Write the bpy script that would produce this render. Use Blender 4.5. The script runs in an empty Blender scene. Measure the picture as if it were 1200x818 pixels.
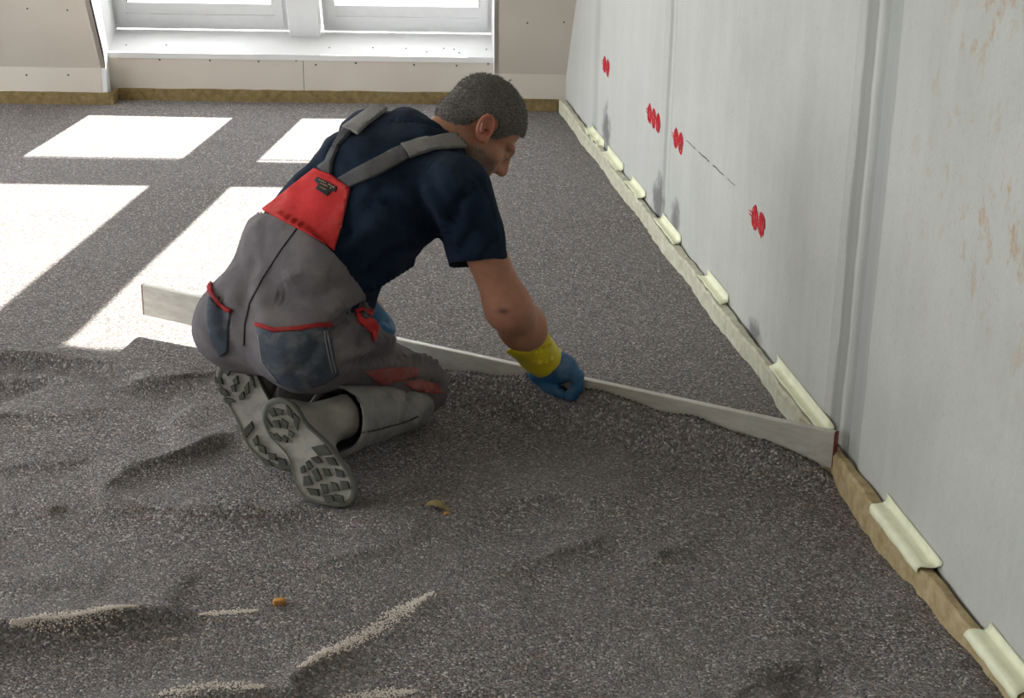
import bpy, bmesh, math, random
import numpy as np
from mathutils import Vector, Matrix
from mathutils.bvhtree import BVHTree
from mathutils.geometry import delaunay_2d_cdt
random.seed(4); RNG = np.random.default_rng(7)
scene = bpy.context.scene
COL = scene.collection

# ------------------------------------------------------------------ camera
FPX, CAMH, PITCH, ROLL = 1896.0, 1.6, math.atan(735/1896), 0.0143
cF = np.array([0, math.cos(PITCH), -math.sin(PITCH)]); cU0 = np.array([0, math.sin(PITCH), math.cos(PITCH)]); cR0 = np.array([1., 0, 0])
cR = cR0*math.cos(ROLL)+cU0*math.sin(ROLL); cU = -cR0*math.sin(ROLL)+cU0*math.cos(ROLL)
cC = np.array([0, 0, CAMH])
cam = bpy.data.objects.new('camera', bpy.data.cameras.new('camera')); COL.objects.link(cam)
cam.data.sensor_width = 36; cam.data.lens = 36*FPX/1200; cam.data.clip_start = .05; cam.data.clip_end = 400
m3 = Matrix((cR, cU, -cF)).transposed()
cam.matrix_world = Matrix.Translation(cC) @ m3.to_4x4()
scene.camera = cam
def ray(x, y): return cF*FPX+cR*(x-600)+cU*(409-y)
def fl(x, y, z=0.): d = ray(x, y); return cC+d*((z-CAMH)/d[2])
def at(x, y, Y): d = ray(x, y); return cC+d*(Y/d[1])
def proj(p):
    v = np.asarray(p)-cC; d = v@cF; return 600+FPX*(v@cR)/d, 409-FPX*(v@cU)/d

# ------------------------------------------------------------------ light
world = bpy.data.worlds.new('world'); scene.world = world; world.use_nodes = True
bg = world.node_tree.nodes['Background']; bg.inputs[0].default_value = (.96, .985, 1.0, 1); bg.inputs[1].default_value = 3.0
SUN = np.array([-.225, -1.51, -1.0]); SUN /= np.linalg.norm(SUN)
sun = bpy.data.objects.new('sun', bpy.data.lights.new('sun', 'SUN')); COL.objects.link(sun)
sun.data.energy = 18; sun.data.angle = math.radians(.53); sun.data.color = (1, .95, .87)
sun.rotation_euler = Vector(SUN).to_track_quat('-Z', 'Y').to_euler(); sun.location = (2, 12, 8)
vs = scene.view_settings
vs.view_transform = 'Standard'; vs.look = 'None'; vs.gamma = 1; vs.use_curve_mapping = False; vs.exposure = 0.70

# ------------------------------------------------------------------ helpers
def tag(o, label=None, cat=None, group=None, kind=None):
    if label: o['label'] = label
    if cat: o['category'] = cat
    if group: o['group'] = group
    if kind: o['kind'] = kind
    return o
def mesh_obj(name, verts, faces, mat, parent=None, smooth=False):
    me = bpy.data.meshes.new(name)
    me.from_pydata([tuple(map(float, v)) for v in verts], [], [tuple(map(int, f)) for f in faces])
    me.validate(); me.update()
    o = bpy.data.objects.new(name, me); COL.objects.link(o)
    if mat: me.materials.append(mat)
    if smooth: me.polygons.foreach_set('use_smooth', [True]*len(me.polygons))
    if parent: o.parent = parent
    return o
def fast_mesh(name, V, Q, mat, parent=None, smooth=True):
    me = bpy.data.meshes.new(name); n = len(V); m, k = Q.shape
    me.vertices.add(n); me.vertices.foreach_set('co', V.astype(np.float32).ravel())
    me.loops.add(m*k); me.loops.foreach_set('vertex_index', Q.astype(np.int32).ravel())
    me.polygons.add(m); me.polygons.foreach_set('loop_start', np.arange(0, m*k, k, dtype=np.int32))
    me.polygons.foreach_set('loop_total', np.full(m, k, np.int32))
    if smooth: me.polygons.foreach_set('use_smooth', np.ones(m, bool))
    me.update(calc_edges=True); me.validate()
    o = bpy.data.objects.new(name, me); COL.objects.link(o)
    if mat: me.materials.append(mat)
    if parent: o.parent = parent
    return o
def box_bm(bm, lo, hi, bevel=0):
    r = bmesh.ops.create_cube(bm, size=1)
    for v in r['verts']:
        v.co = Vector([lo[i]+(v.co[i]+.5)*(hi[i]-lo[i]) for i in range(3)])
    if bevel:
        es = list({e for v in r['verts'] for e in v.link_edges})
        bmesh.ops.bevel(bm, geom=es, offset=bevel, segments=2, affect='EDGES')
def bm_obj(name, bm, mat, parent=None, smooth=False):
    me = bpy.data.meshes.new(name); bmesh.ops.recalc_face_normals(bm, faces=bm.faces[:]); bm.to_mesh(me); bm.free()
    o = bpy.data.objects.new(name, me); COL.objects.link(o); me.materials.append(mat)
    if smooth: me.polygons.foreach_set('use_smooth', [True]*len(me.polygons))
    if parent: o.parent = parent
    return o
def box(name, lo, hi, mat, parent=None, bevel=0):
    bm = bmesh.new(); box_bm(bm, lo, hi, bevel); return bm_obj(name, bm, mat, parent)
def prism(name, front, back, mat, parent=None):
    n = len(front); V = list(front)+list(back)
    Fc = [tuple(range(n)), tuple(reversed(range(n, 2*n)))]+[(i, i+n, (i+1) % n+n, (i+1) % n) for i in range(n)]
    o = mesh_obj(name, V, Fc, mat, parent)
    bm = bmesh.new(); bm.from_mesh(o.data); bmesh.ops.recalc_face_normals(bm, faces=bm.faces[:]); bm.to_mesh(o.data); bm.free()
    return o
def empty(name, loc=(0, 0, 0)):
    o = bpy.data.objects.new(name, None); COL.objects.link(o); o.location = loc; o.empty_display_size = .1; return o
def nz(v): v = np.asarray(v, float); return v/np.linalg.norm(v)
def struct(o): o['kind'] = 'structure'; return o

# ------------------------------------------------------------------ materials
class NT:
    def __init__(s, name, rough=.8, spec=.3):
        s.m = bpy.data.materials.new(name); s.m.use_nodes = True; s.t = s.m.node_tree; s.n = s.t.nodes
        s.p = s.n['Principled BSDF']; s.p.inputs['Roughness'].default_value = rough
        s.p.inputs['Specular IOR Level'].default_value = spec
        s.co = s.n.new('ShaderNodeTexCoord').outputs['Object']
    def link(s, a, b): s.t.links.new(a, b)
    def val(s, sock, v):
        if isinstance(v, bpy.types.NodeSocket): s.link(v, sock)
        else: sock.default_value = v
    def mapping(s, scale=(1, 1, 1), rot=(0, 0, 0), loc=(0, 0, 0)):
        n = s.n.new('ShaderNodeMapping'); s.link(s.co, n.inputs[0]); n.inputs['Scale'].default_value = scale
        n.inputs['Rotation'].default_value = rot; n.inputs['Location'].default_value = loc; return n.outputs[0]
    def noise(s, scale, detail=4, rough=.55, vec=None, dist=0):
        n = s.n.new('ShaderNodeTexNoise'); n.inputs['Scale'].default_value = scale; n.inputs['Detail'].default_value = detail
        n.inputs['Roughness'].default_value = rough; n.inputs['Distortion'].default_value = dist; s.link(vec or s.co, n.inputs['Vector']); return n.outputs[0]
    def voronoi(s, scale, vec=None, out='Color', feature='F1'):
        n = s.n.new('ShaderNodeTexVoronoi'); n.feature = feature; n.inputs['Scale'].default_value = scale; s.link(vec or s.co, n.inputs['Vector']); return n.outputs[out]
    def ramp(s, fac, stops):
        n = s.n.new('ShaderNodeValToRGB'); e = n.color_ramp.elements
        while len(e) < len(stops): e.new(.5)
        for i, (p, c) in enumerate(stops): e[i].position = p; e[i].color = (*c, 1) if len(c) == 3 else c
        s.link(fac, n.inputs[0]); return n.outputs[0]
    def gray(s, fac, stops): return s.ramp(fac, [(p, (v, v, v)) for p, v in stops])
    def mix(s, fac, a, b, mode='MIX'):
        n = s.n.new('ShaderNodeMix'); n.data_type = 'RGBA'; n.blend_type = mode
        s.val(n.inputs[0], fac)
        for k, v in ((6, a), (7, b)): s.val(n.inputs[k], v if isinstance(v, bpy.types.NodeSocket) else (*v, 1))
        return n.outputs[2]
    def math(s, op, a, b=0.):
        n = s.n.new('ShaderNodeMath'); n.operation = op; s.val(n.inputs[0], a); s.val(n.inputs[1], b); return n.outputs[0]
    def sep(s, vec=None):
        n = s.n.new('ShaderNodeSeparateXYZ'); s.link(vec or s.co, n.inputs[0]); return n.outputs
    def sphere(s, c, r, soft=1.0):
        n = s.n.new('ShaderNodeVectorMath'); n.operation = 'SUBTRACT'; s.link(s.co, n.inputs[0]); n.inputs[1].default_value = c
        d = s.n.new('ShaderNodeVectorMath'); d.operation = 'DIVIDE'; s.link(n.outputs[0], d.inputs[0]); d.inputs[1].default_value = r
        l = s.n.new('ShaderNodeVectorMath'); l.operation = 'LENGTH'; s.link(d.outputs[0], l.inputs[0]); return l.outputs['Value']
    def color(s, c): s.val(s.p.inputs['Base Color'], c if isinstance(c, bpy.types.NodeSocket) else (*c, 1)); return s
    def bump(s, h, strength=.5, dist=.01):
        n = s.n.new('ShaderNodeBump'); n.inputs['Strength'].default_value = strength; n.inputs['Distance'].default_value = dist
        s.link(h, n.inputs['Height']); s.link(n.outputs[0], s.p.inputs['Normal']); return s
def plain(name, c, rough=.6, spec=.3, var=.12, scale=30, metal=0, bump=0, bscale=200):
    t = NT(name, rough, spec); c = np.array(c)
    t.color(t.ramp(t.noise(scale, 4), [(.3, tuple(c*(1-var))), (.7, tuple(np.minimum(c*(1+var), 1)))])); t.p.inputs['Metallic'].default_value = metal
    if bump: t.bump(t.noise(bscale, 3), bump, .004)
    return t.m
M = {}
# granular fill
t = NT('granulate', .9, .25)
cell = t.voronoi(230); cs = t.n.new('ShaderNodeSeparateColor'); t.link(cell, cs.inputs[0])
g = t.ramp(cs.outputs[0], [(0, (.068, .063, .065)), (.45, (.150, .142, .143)), (.80, (.24, .228, .226)), (.93, (.35, .33, .315)), (1, (.58, .54, .50))])
g = t.mix(t.gray(cs.outputs[1], [(.86, 0), (.93, .5)]), g, (.27, .16, .10))
lowf = t.noise(2.3, 5, .6); g = t.mix(t.gray(lowf, [(.35, .0), (.65, .35)]), g, (.22, .212, .21))
t.color(g)
dd = t.voronoi(230, out='Distance'); hh = t.math('ADD', t.math('MULTIPLY', dd, -1.0), t.math('MULTIPLY', t.noise(90, 3), .8))
t.bump(hh, .8, .004); M['fill'] = t.m
# concrete wall: darker filled joints at fixed places along the wall, rust specks, damp spots, pencil line
WS = -.148; WC = 1.264
def wallX(Y): return WC+WS*Y
wdir = nz([WS, 1, 0]); wnor = np.array([-wdir[1], wdir[0], 0])      # into the room
t = NT('concrete', .85, .25)
sx, sy, sz = t.sep()
base = t.ramp(t.noise(3.5, 6, .6), [(.3, (.43, .442, .412)), (.7, (.51, .52, .49))])
streak = t.noise(14, 4, .6, t.mapping((1, 1, .06))); base = t.mix(t.gray(streak, [(.45, 0), (.75, .45)]), base, (.55, .56, .54))
base = t.mix(t.gray(t.noise(60, 3, .6), [(.55, 0), (.75, .25)]), base, (.33, .33, .30))
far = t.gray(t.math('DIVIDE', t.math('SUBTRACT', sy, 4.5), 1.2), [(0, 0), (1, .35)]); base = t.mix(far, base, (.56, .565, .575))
def band(y0, y1, soft, amt, c):
    global base
    a = t.math('DIVIDE', t.math('SUBTRACT', t.math('ADD', sy, t.math('MULTIPLY', t.noise(5, 3), .03)), y0), soft)
    b = t.math('DIVIDE', t.math('SUBTRACT', y1, t.math('ADD', sy, t.math('MULTIPLY', t.noise(5, 3), .03))), soft)
    f = t.math('MINIMUM', t.math('MAXIMUM', t.math('MINIMUM', a, b), 0), 1)
    base = t.mix(t.math('MULTIPLY', f, amt), base, c)
band(3.428, 3.52, .012, .9, (.27, .275, .26)); band(3.295, 3.412, .012, .8, (.32, .33, .315)); band(3.395, 3.425, .02, .6, (.44, .45, .43))
band(5.205, 5.262, .012, .7, (.33, .34, .33)); band(5.14, 5.185, .012, .6, (.36, .37, .36))
band(6.34, 6.48, .05, .5, (.36, .37, .36))
rust = t.math('MULTIPLY', t.gray(t.noise(16, 5, .7, t.mapping((1, 1, .7))), [(.53, 0), (.65, .7)]), t.gray(t.noise(3.2, 2), [(.40, 0), (.55, 1)]))
rz = t.math('MULTIPLY', t.gray(t.math('SUBTRACT', 3.25, sy), [(0, 0), (.35, 1)]), t.gray(t.math('MULTIPLY', sz, .8), [(.35, 0), (.6, 1)]))
base = t.mix(t.math('MULTIPLY', rust, rz), base, (.42, .25, .12))
for c, r in (((wallX(5.27), 5.27, .08), (.2, .09, .13)), ((wallX(5.02), 5.02, .09), (.2, .07, .10)), ((wallX(6.15), 6.15, .12), (.2, .10, .12)), ((wallX(4.1), 4.1, .06), (.2, .08, .05))):
    s = t.math('ADD', t.sphere(c, r), t.math('MULTIPLY', t.math('SUBTRACT', t.noise(22, 4), .5), 1.6))
    base = t.mix(t.gray(s, [(.35, .8), (1, 0)]), base, (.13, .13, .135))
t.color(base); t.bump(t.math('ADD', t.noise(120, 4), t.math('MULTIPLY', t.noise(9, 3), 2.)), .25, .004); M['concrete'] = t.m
# drywall
t = NT('drywall', .85, .2); t.color(t.ramp(t.noise(2.2, 5), [(.3, (.56, .51, .45)), (.7, (.63, .585, .52))])); t.bump(t.noise(300, 2), .08, .002); M['drywall'] = t.m
t = NT('drywall_reveal', .85, .2); t.color(t.ramp(t.noise(3, 5), [(.3, (.66, .66, .66)), (.7, (.74, .745, .75))])); t.bump(t.noise(200, 2), .08, .002); M['reveal'] = t.m
M['plaster'] = plain('ceiling_board', (.62, .58, .53), .9, .2, .06, 3)
t = NT('wood_fibre_board', .95, .1); t.color(t.ramp(t.noise(40, 5, .7, t.mapping((1, .4, 1))), [(.3, (.16, .115, .05)), (.7, (.30, .225, .11))])); t.bump(t.noise(150, 4), .5, .004); M['fibre'] = t.m
t = NT('dusty_fibre_board', .95, .1); f = t.ramp(t.noise(30, 5, .7), [(.35, (.46, .45, .34)), (.65, (.62, .61, .50))])
a = t.gray(t.math('ADD', t.math('MULTIPLY', t.math('SUBTRACT', t.sep()[1], 3.45), 2.2), t.math('MULTIPLY', t.noise(12, 3), .5)), [(.1, 0), (.6, 1)])
f = t.mix(a, t.ramp(t.noise(30, 5, .7), [(.35, (.33, .25, .13)), (.65, (.47, .38, .23))]), f); t.color(f); t.bump(t.noise(150, 4), .6, .005); M['fibre_r'] = t.m
M['tape'] = plain('masking_tape', (.78, .80, .58), .45, .45, .08, 25, bump=.15, bscale=60)
M['white'] = plain('white_lacquer', (.78, .79, .80), .35, .5, .02)
M['gasket'] = plain('rubber_gasket', (.02, .02, .02), .6)
M['screw'] = plain('screw_steel', (.05, .05, .05), .5)
t = NT('aluminium', .45, .5); t.p.inputs['Metallic'].default_value = .35
t.color(t.ramp(t.noise(18, 5, .6, t.mapping((1, 1, 4))), [(.3, (.50, .48, .43)), (.7, (.66, .64, .58))])); M['alu'] = t.m
M['cap'] = plain('end_cap_plastic', (.16, .03, .025), .5)
t = NT('window_glass', .03, .5); n = t.n; tr = n.new('ShaderNodeBsdfTransparent'); gl = n.new('ShaderNodeBsdfGlossy'); gl.inputs['Roughness'].default_value = .02
mx = n.new('ShaderNodeMixShader'); lw = n.new('ShaderNodeLayerWeight'); lw.inputs[0].default_value = .25
t.link(t.math('MULTIPLY', lw.outputs['Fresnel'], .6), mx.inputs[0]); t.link(tr.outputs[0], mx.inputs[1]); t.link(gl.outputs[0], mx.inputs[2]); t.link(mx.outputs[0], n['Material Output'].inputs[0]); M['glass'] = t.m
M['paint'] = plain('red_spray_paint', (.62, .015, .03), .5, .3, .3, 120)
M['lawn'] = plain('lawn', (.10, .125, .06), .9, .1, .5, .9)
M['leaf_green'] = plain('shrub_leaves', (.12, .17, .05), .7, .3, .5, 3)
M['facade'] = plain('pale_render', (.75, .74, .72), .9, .1, .04, 2)
# cloth
def cloth(name, c, dirt, var=.18, dscale=7, amt=.5, weave=900, bump=.25):
    t = NT(name, .9, .15); c = np.array(c)
    a = t.ramp(t.noise(26, 5, .65), [(.3, tuple(c*(1-var))), (.7, tuple(c*(1+var)))])
    a = t.mix(t.gray(t.noise(dscale, 6, .65), [(.48, 0), (.72, amt)]), a, dirt)
    t.color(a); t.bump(t.math('ADD', t.noise(weave, 2), t.math('MULTIPLY', t.noise(45, 4, .6), 3.)), bump, .003); return t.m
M['shirt'] = cloth('navy_cotton', (.008, .017, .035), (.03, .04, .055), .3, 9, .5)
M['grey'] = cloth('grey_twill', (.130, .119, .130), (.25, .23, .21), .15, 6, .45)
M['pocket'] = cloth('dark_twill', (.06, .072, .095), (.26, .26, .245), .25, 11, .75)
M['shin'] = cloth('dusty_twill', (.22, .215, .215), (.36, .335, .30), .2, 9, .7)
M['red'] = cloth('red_twill', (.50, .035, .035), (.60, .16, .14), .12, 10, .5)
M['piping'] = cloth('piping_red', (.28, .025, .03), (.36, .10, .09), .15, 12, .5)
M['redworn'] = cloth('worn_red_twill', (.26, .075, .07), (.26, .20, .18), .2, 16, .7)
M['strap'] = cloth('strap_webbing', (.085, .085, .092), (.16, .155, .15), .15, 10, .5)
M['straplight'] = cloth('strap_elastic', (.19, .185, .175), (.26, .25, .23), .12, 10, .5)
M['seam'] = plain('seam_thread', (.035, .035, .04), .9)
M['stitch'] = plain('pale_stitch', (.22, .22, .22), .9)
M['tagblack'] = plain('woven_label', (.018, .018, .022), .8)
M['gold'] = plain('gold_thread', (.30, .20, .09), .7)
M['boot'] = plain('dusty_boot_leather', (.33, .315, .285), .85, .2, .25, 18, bump=.3, bscale=70)
M['sock'] = cloth('dark_sock', (.03, .05, .075), (.14, .15, .15), .3, 14, .5)
M['sole'] = plain('rubber_sole', (.40, .39, .36), .85, .2, .25, 28, bump=.3, bscale=120)
M['solerim'] = plain('rubber_rim', (.15, .155, .135), .8, .25, .2, 24)
M['lug'] = plain('tread_rubber', (.095, .10, .09), .8, .25, .3, 40)
t = NT('blue_latex', .5, .4); t.color(t.mix(t.gray(t.noise(22, 5, .6), [(.45, 0), (.75, .55)]), (.012, .085, .20), (.16, .25, .35))); t.bump(t.noise(60, 4), .3, .004); M['blue'] = t.m
M['yellow'] = plain('yellow_latex', (.62, .50, .012), .4, .5, .12, 20, bump=.2, bscale=40)
t = NT('skin', .55, .35); at_ = t.n.new('ShaderNodeAttribute'); at_.attribute_name = 'Col'
sk = t.mix(t.gray(t.noise(55, 5, .6), [(.35, .0), (.7, .5)]), at_.outputs['Color'], (.72, .66, .62), 'MULTIPLY'); t.color(sk)
t.p.inputs['Subsurface Weight'].default_value = .06; t.p.inputs['Subsurface Scale'].default_value = .01
t.bump(t.noise(260, 3), .15, .002); M['skin'] = t.m
t = NT('cropped_grey_hair', .6, .35); t.color(t.ramp(t.noise(420, 4, .7), [(.32, (.028, .025, .023)), (.5, (.10, .09, .082)), (.7, (.36, .335, .30))])); t.bump(t.noise(500, 3), .6, .003); M['hair'] = t.m
M['eyew'] = plain('eyeball', (.5, .47, .44), .2, .5); M['iris'] = plain('iris', (.02, .012, .008), .15, .5)
M['dryleaf'] = plain('dry_leaf', (.30, .24, .11), .7, .2, .3, 60)
M['painted_sun'] = plain('painted_sun_grains', (.78, .72, .65), .9, .2, .15, 300)  # pale colour stands in for sunlight on the crests
M['chip'] = plain('wood_chip', (.55, .28, .08), .7, .2, .2, 80)

# ------------------------------------------------------------------ setting: floor
def vnoise(x, y, s, seed):
    r = np.random.default_rng(seed); G = r.random((256, 256)); u = x*s+100; v = y*s+100
    i = np.floor(u).astype(int); j = np.floor(v).astype(int); a = u-i; b = v-j; a = a*a*(3-2*a); b = b*b*(3-2*b)
    q = lambda p, w: G[p % 256, w % 256]
    return (q(i, j)*(1-a)+q(i+1, j)*a)*(1-b)+(q(i, j+1)*(1-a)+q(i+1, j+1)*a)*b-.5
def sm(a, b, x): t = np.clip((x-a)/(b-a), 0, 1); return t*t*(3-2*t)
# straightedge
bR = fl(977, 549, .015); bL = fl(169, 369, .045); BH = .088
bdir = nz((bR-bL)*[1, 1, 0]); bnor = np.array([bdir[1], -bdir[0], 0])      # towards the camera side
def px_line(pts): return np.array([fl(*p)[:2] for p in pts])
def line_dist(X, Y, P):
    best = np.full(X.shape, 1e9); side = np.zeros(X.shape); along = np.zeros(X.shape); n = len(P)-1
    for i in range(n):
        a, b = P[i], P[i+1]; ab = b-a; L2 = ab@ab
        t = np.clip(((X-a[0])*ab[0]+(Y-a[1])*ab[1])/L2, 0, 1)
        dx = X-(a[0]+t*ab[0]); dy = Y-(a[1]+t*ab[1]); d = np.hypot(dx, dy)
        s = np.sign(ab[1]*(X-a[0])-ab[0]*(Y-a[1])); k = d < best
        best = np.where(k, d, best); side = np.where(k, s, side); along = np.where(k, (i+t)/n, along)
    return best*side, along
RIDGES = [  # pixel polyline left to right, height, width behind, width in front (towards the camera)
 ([(-60,430),(0,432),(62,435),(94,438),(121,447),(161,448),(210,447),(245,449)], .026, .10, .030),
 ([(-60,421),(0,420),(54,420),(89,423),(121,428),(148,435),(178,444)], .018, .07, .03),
 ([(-60,484),(0,479),(40,477),(81,473),(116,468),(155,459)], .030, .10, .035),
 ([(-40,449),(0,459),(35,448),(62,441)], .014, .05, .03),
 ([(-60,541),(0,537),(35,533),(67,532),(94,526),(130,524)], .024, .08, .03),
 ([(-50,528),(0,551),(27,565),(62,586),(80,600)], .020, .06, .06),
 ([(-40,620),(0,602),(35,586),(67,583)], .016, .06, .04),
 ([(118,572),(129,556),(151,540),(188,534),(229,524),(269,505)], .026, .10, .04),
 ([(118,572),(126,586),(148,588),(188,587),(242,596),(330,598),(440,597)], .018, .06, .05),
 ([(-40,748),(0,742),(80,735),(160,720),(235,710),(300,707),(345,702)], .024, .08, .05),
 ([(330,785),(350,780),(430,735),(505,690),(530,684)], .024, .08, .06),
 ([(150,820),(300,806),(400,808),(520,800),(600,790)], .022, .08, .06),
 ([(546,596),(604,583),(646,575),(675,579),(708,600)], .018, .07, .05),
 ([(571,662),(625,650),(679,633),(717,621)], .020, .10, .05),
 ([(742,642),(771,646),(800,629),(817,608),(808,592)], .020, .09, .05),
 ([(900,797),(917,786),(937,779),(958,790)], .016, .06, .02),
 ([(560,720),(650,700),(760,690)], .010, .12, .08),
 ([(240,640),(330,650),(420,640),(520,620)], .014, .14, .10),
]
RIDGES = [(px_line(p), a, w1, w2) for p, a, w1, w2 in RIDGES]
PITS = [((195,565), .10, .09, .030), ((325,620), .16, .10, .012), ((830,620), .12, .11, .028), ((610,622), .10, .07, .018), ((945,800), .06, .05, .035), ((690,680), .25, .12, .012), ((60,640), .2, .1, .015), ((455,545), .10, .08, .012)]
PITS = [(fl(*p)[:2], a, b, c) for p, a, b, c in PITS]
HEAP_X = np.array([-.22, -.10, .0, .12, .25, .35, .45, .55, .66, .80])*1.0667
def bu(x, y):   # position along the board of a pixel on its front face
    d = ray(x, y); tt = ((bL-cC)@bnor)/(d@bnor); q = cC+d*tt; return float(((q-bL)@(bR-bL))/((bR-bL)@(bR-bL)))
HU = [.3]+[bu(*p) for p in ((465, 405), (498, 415), (570, 430), (640, 445), (690, 455), (770, 475), (850, 495), (920, 515), (960, 530), (977, 540))]+[1.02]
HH = [0, .05, .072, .085, .100, .098, .086, .072, .056, .034, .018, 0]
TU, TD = [], []
for p_ in ((465, 425), (505, 435), (560, 470), (640, 500), (720, 525), (800, 535), (900, 546), (974, 553)):
    q_ = fl(*p_, -.015); TU.append(float((q_-bL)[:2]@bdir[:2])/float(np.linalg.norm((bR-bL)[:2]))); TD.append(max(.06, float((q_-bL)[:2]@bnor[:2])))
def terrain(X, Y):
    s = (X-bL[0])*bdir[0]+(Y-bL[1])*bdir[1]                 # along the board
    d = (X-bL[0])*bnor[0]+(Y-bL[1])*bnor[1]                 # in front of it (towards camera)
    z = .0015*vnoise(X, Y, 6, 1)+.002*vnoise(X, Y, 1.5, 2)
    rough = sm(.02, .35, d)*sm(.0, .4, 4.55-Y-.0*X)
    rough = np.maximum(rough, 0)
    z = z+rough*(.028*vnoise(X, Y, 4.2, 3)+.014*vnoise(X, Y, 9, 4)+.006*vnoise(X, Y, 19, 5)+.0025*vnoise(X, Y, 45, 8))
    zr = np.zeros(X.shape); zs = np.zeros(X.shape)
    for P, a, w1, w2 in RIDGES:
        sd, al = line_dist(X, Y, P); fade = sm(0, .18, al)*sm(0, .18, 1-al)*.85+.15
        prof = np.where(sd < 0, np.exp(-(np.abs(sd)/w1)**1.2), np.exp(-(np.abs(sd)/w2)**1.3))
        zr = np.maximum(zr, .6*a*prof*fade)
        zs = np.minimum(zs, -2.6*a*fade*np.where(sd > 0, (1-np.exp(-(np.abs(sd)/(.75*w2))**1.5))*np.exp(-(np.abs(sd)/(w1*3.0))**2), 0))
    z = z+zr+zs
    for (cx, cy), a, b, dep in PITS:
        q = ((X-cx)/a)**2+((Y-cy)/b)**2; z = z-dep*np.exp(-q**1.5)
    z = z-.035*np.exp(-((X-.72)/.22)**2-((Y-3.22)/.30)**2)   # scooped out by the wall in front of the board
    z = z+.016*sm(.25, .05, wallX(Y)-X)*sm(3.05, 2.85, Y)
    # windrow of material pushed up against the board
    L = np.linalg.norm((bR-bL)[:2]); u = s/L
    hgt = np.interp(u, HU, HH); wid = np.interp(u, TU, TD)
    q = np.clip((d-.004)/wid, 0, 2); heap = hgt*np.where(q < 1, (1-q)**1.0, 0)*(1+.25*vnoise(X, Y, 14, 6))
    base_low = -.018*sm(.0, .03, d)*sm(.35, .6, u)*np.exp(-(d/.5)**2)*(u < 1.1)
    z = np.where((d > .004) & (u > 0), np.maximum(z+base_low, z*.2-.012+heap*1.12), z)
    return z
def axis(segs):
    out = []
    for a, b, h in segs: out += list(np.arange(a, b-1e-6, h))
    return np.array(out+[segs[-1][1]])
gx = axis([(-5, -1.7, .12), (-1.7, -1.25, .02), (-1.25, .98, .0065), (.98, 1.2, .02)])
gy = axis([(-.6, 1.9, .15), (1.9, 2.3, .02), (2.3, 4.25, .0065), (4.25, 5.0, .02), (5.0, 7.3, .05)])
GX, GY = np.meshgrid(gx, gy, indexing='ij'); GZ = terrain(GX, GY)
def ground(x, y): return float(terrain(np.array([[float(x)]]), np.array([[float(y)]]))[0, 0])
nx, ny = GX.shape; I = np.arange(nx*ny).reshape(nx, ny)
Q = np.stack([I[:-1, :-1], I[1:, :-1], I[1:, 1:], I[:-1, 1:]], -1).reshape(-1, 4)
floor = struct(fast_mesh('floor', np.stack([GX, GY, GZ], -1).reshape(-1, 3), Q, M['fill']))
tag(floor, 'dark brown granular levelling fill, smooth behind the board and rippled before it', 'floor')

# ------------------------------------------------------------------ setting: right wall with filled joint grooves
YS0, YS1, ZT = -.6, 8.0, 3.0
ys = [YS0, 3.28, 3.32, 3.37, 3.40, 3.43, 3.47, 3.50, 3.53, 5.12, 5.16, 5.19, 5.21, 5.24, 5.28, 6.30, 6.36, 6.45, 6.52, YS1]
dp = [0, 0, .006, .008, .001, .002, .007, .007, 0, 0, .005, .006, .001, .005, 0, 0, .003, .003, 0, 0]
V = []; 
for y, e in zip(ys, dp):
    p = np.array([wallX(y), y, 0])-wnor*e
    V += [(p[0], p[1], -.15), (p[0], p[1], ZT)]
n = len(ys)
for y in ys: V += [(wallX(y)+.25, y, -.15), (wallX(y)+.25, y, ZT)]
Fc = [(2*i, 2*i+1, 2*i+3, 2*i+2) for i in range(n-1)]+[(2*n+2*i, 2*n+2*i+2, 2*n+2*i+3, 2*n+2*i+1) for i in range(n-1)]
Fc += [(2*i+1, 2*n+2*i+1, 2*n+2*i+3, 2*i+3) for i in range(n-1)]+[(0, 2*n, 2*n+1, 1), (2*n-2, 2*n-1, 4*n-1, 4*n-2)]
wr = struct(mesh_obj('wall_right', V, Fc, M['concrete'])); tag(wr, 'light grey concrete wall with filled vertical joints', 'wall')

# ------------------------------------------------------------------ setting: far side, knee walls, roof slopes, dormer recess
KY, KZ, SL = 7.05, .16, .55
def slopeY(z): return KY-SL*(z-KZ)
ZC = 2.70
def wx(Y): return wallX(Y)+.02
xL, xA, xB = -5.0, -1.80, -.095
def panel(name, x0, x1, z0, z1, th=.02, mat='drywall', parent=None, x1t=None):
    x1t = x1 if x1t is None else x1t
    f = [(x0, slopeY(z0), z0), (x1, slopeY(z0), z0), (x1t, slopeY(z1), z1), (x0, slopeY(z1), z1)]
    b = [(x, y+th, z+th*.5) for x, y, z in f]
    return prism(name, f, b, M[mat], parent)
wall_far = struct(empty('wall_far', (-1, KY, 0))); tag(wall_far, 'plasterboard knee walls and roof slope around the window recess', 'wall')
def loc(o): o.matrix_parent_inverse = wall_far.matrix_world.inverted(); return o
wall_far.matrix_world = Matrix.Translation((-1, KY, 0)); bpy.context.view_layer.update()
loc(box('knee_panel', (xL, KY, -.1), (xA-.021, KY+.10, KZ+.012), M['drywall'], wall_far))
loc(box('knee_panel', (xB+.021, KY, -.1), (wx(KY), KY+.10, KZ+.012), M['drywall'], wall_far))
loc(panel('slope_panel', -2.55, xA, KZ+.001, ZC, parent=wall_far))
loc(panel('slope_panel', xL, -2.55, KZ+.001, .55, parent=wall_far)); loc(panel('slope_panel', xL, -2.55, 1.95, ZC, parent=wall_far)); loc(panel('slope_panel', -3.75, -3.60, .551, 1.949, parent=wall_far))  # gaps left here are unseen roof openings, added to let in skylight
right_slope = loc(panel('slope_panel', xB, wx(KY), KZ+.001, ZC, parent=wall_far, x1t=wx(slopeY(ZC))))
ZH = 1.92
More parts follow.
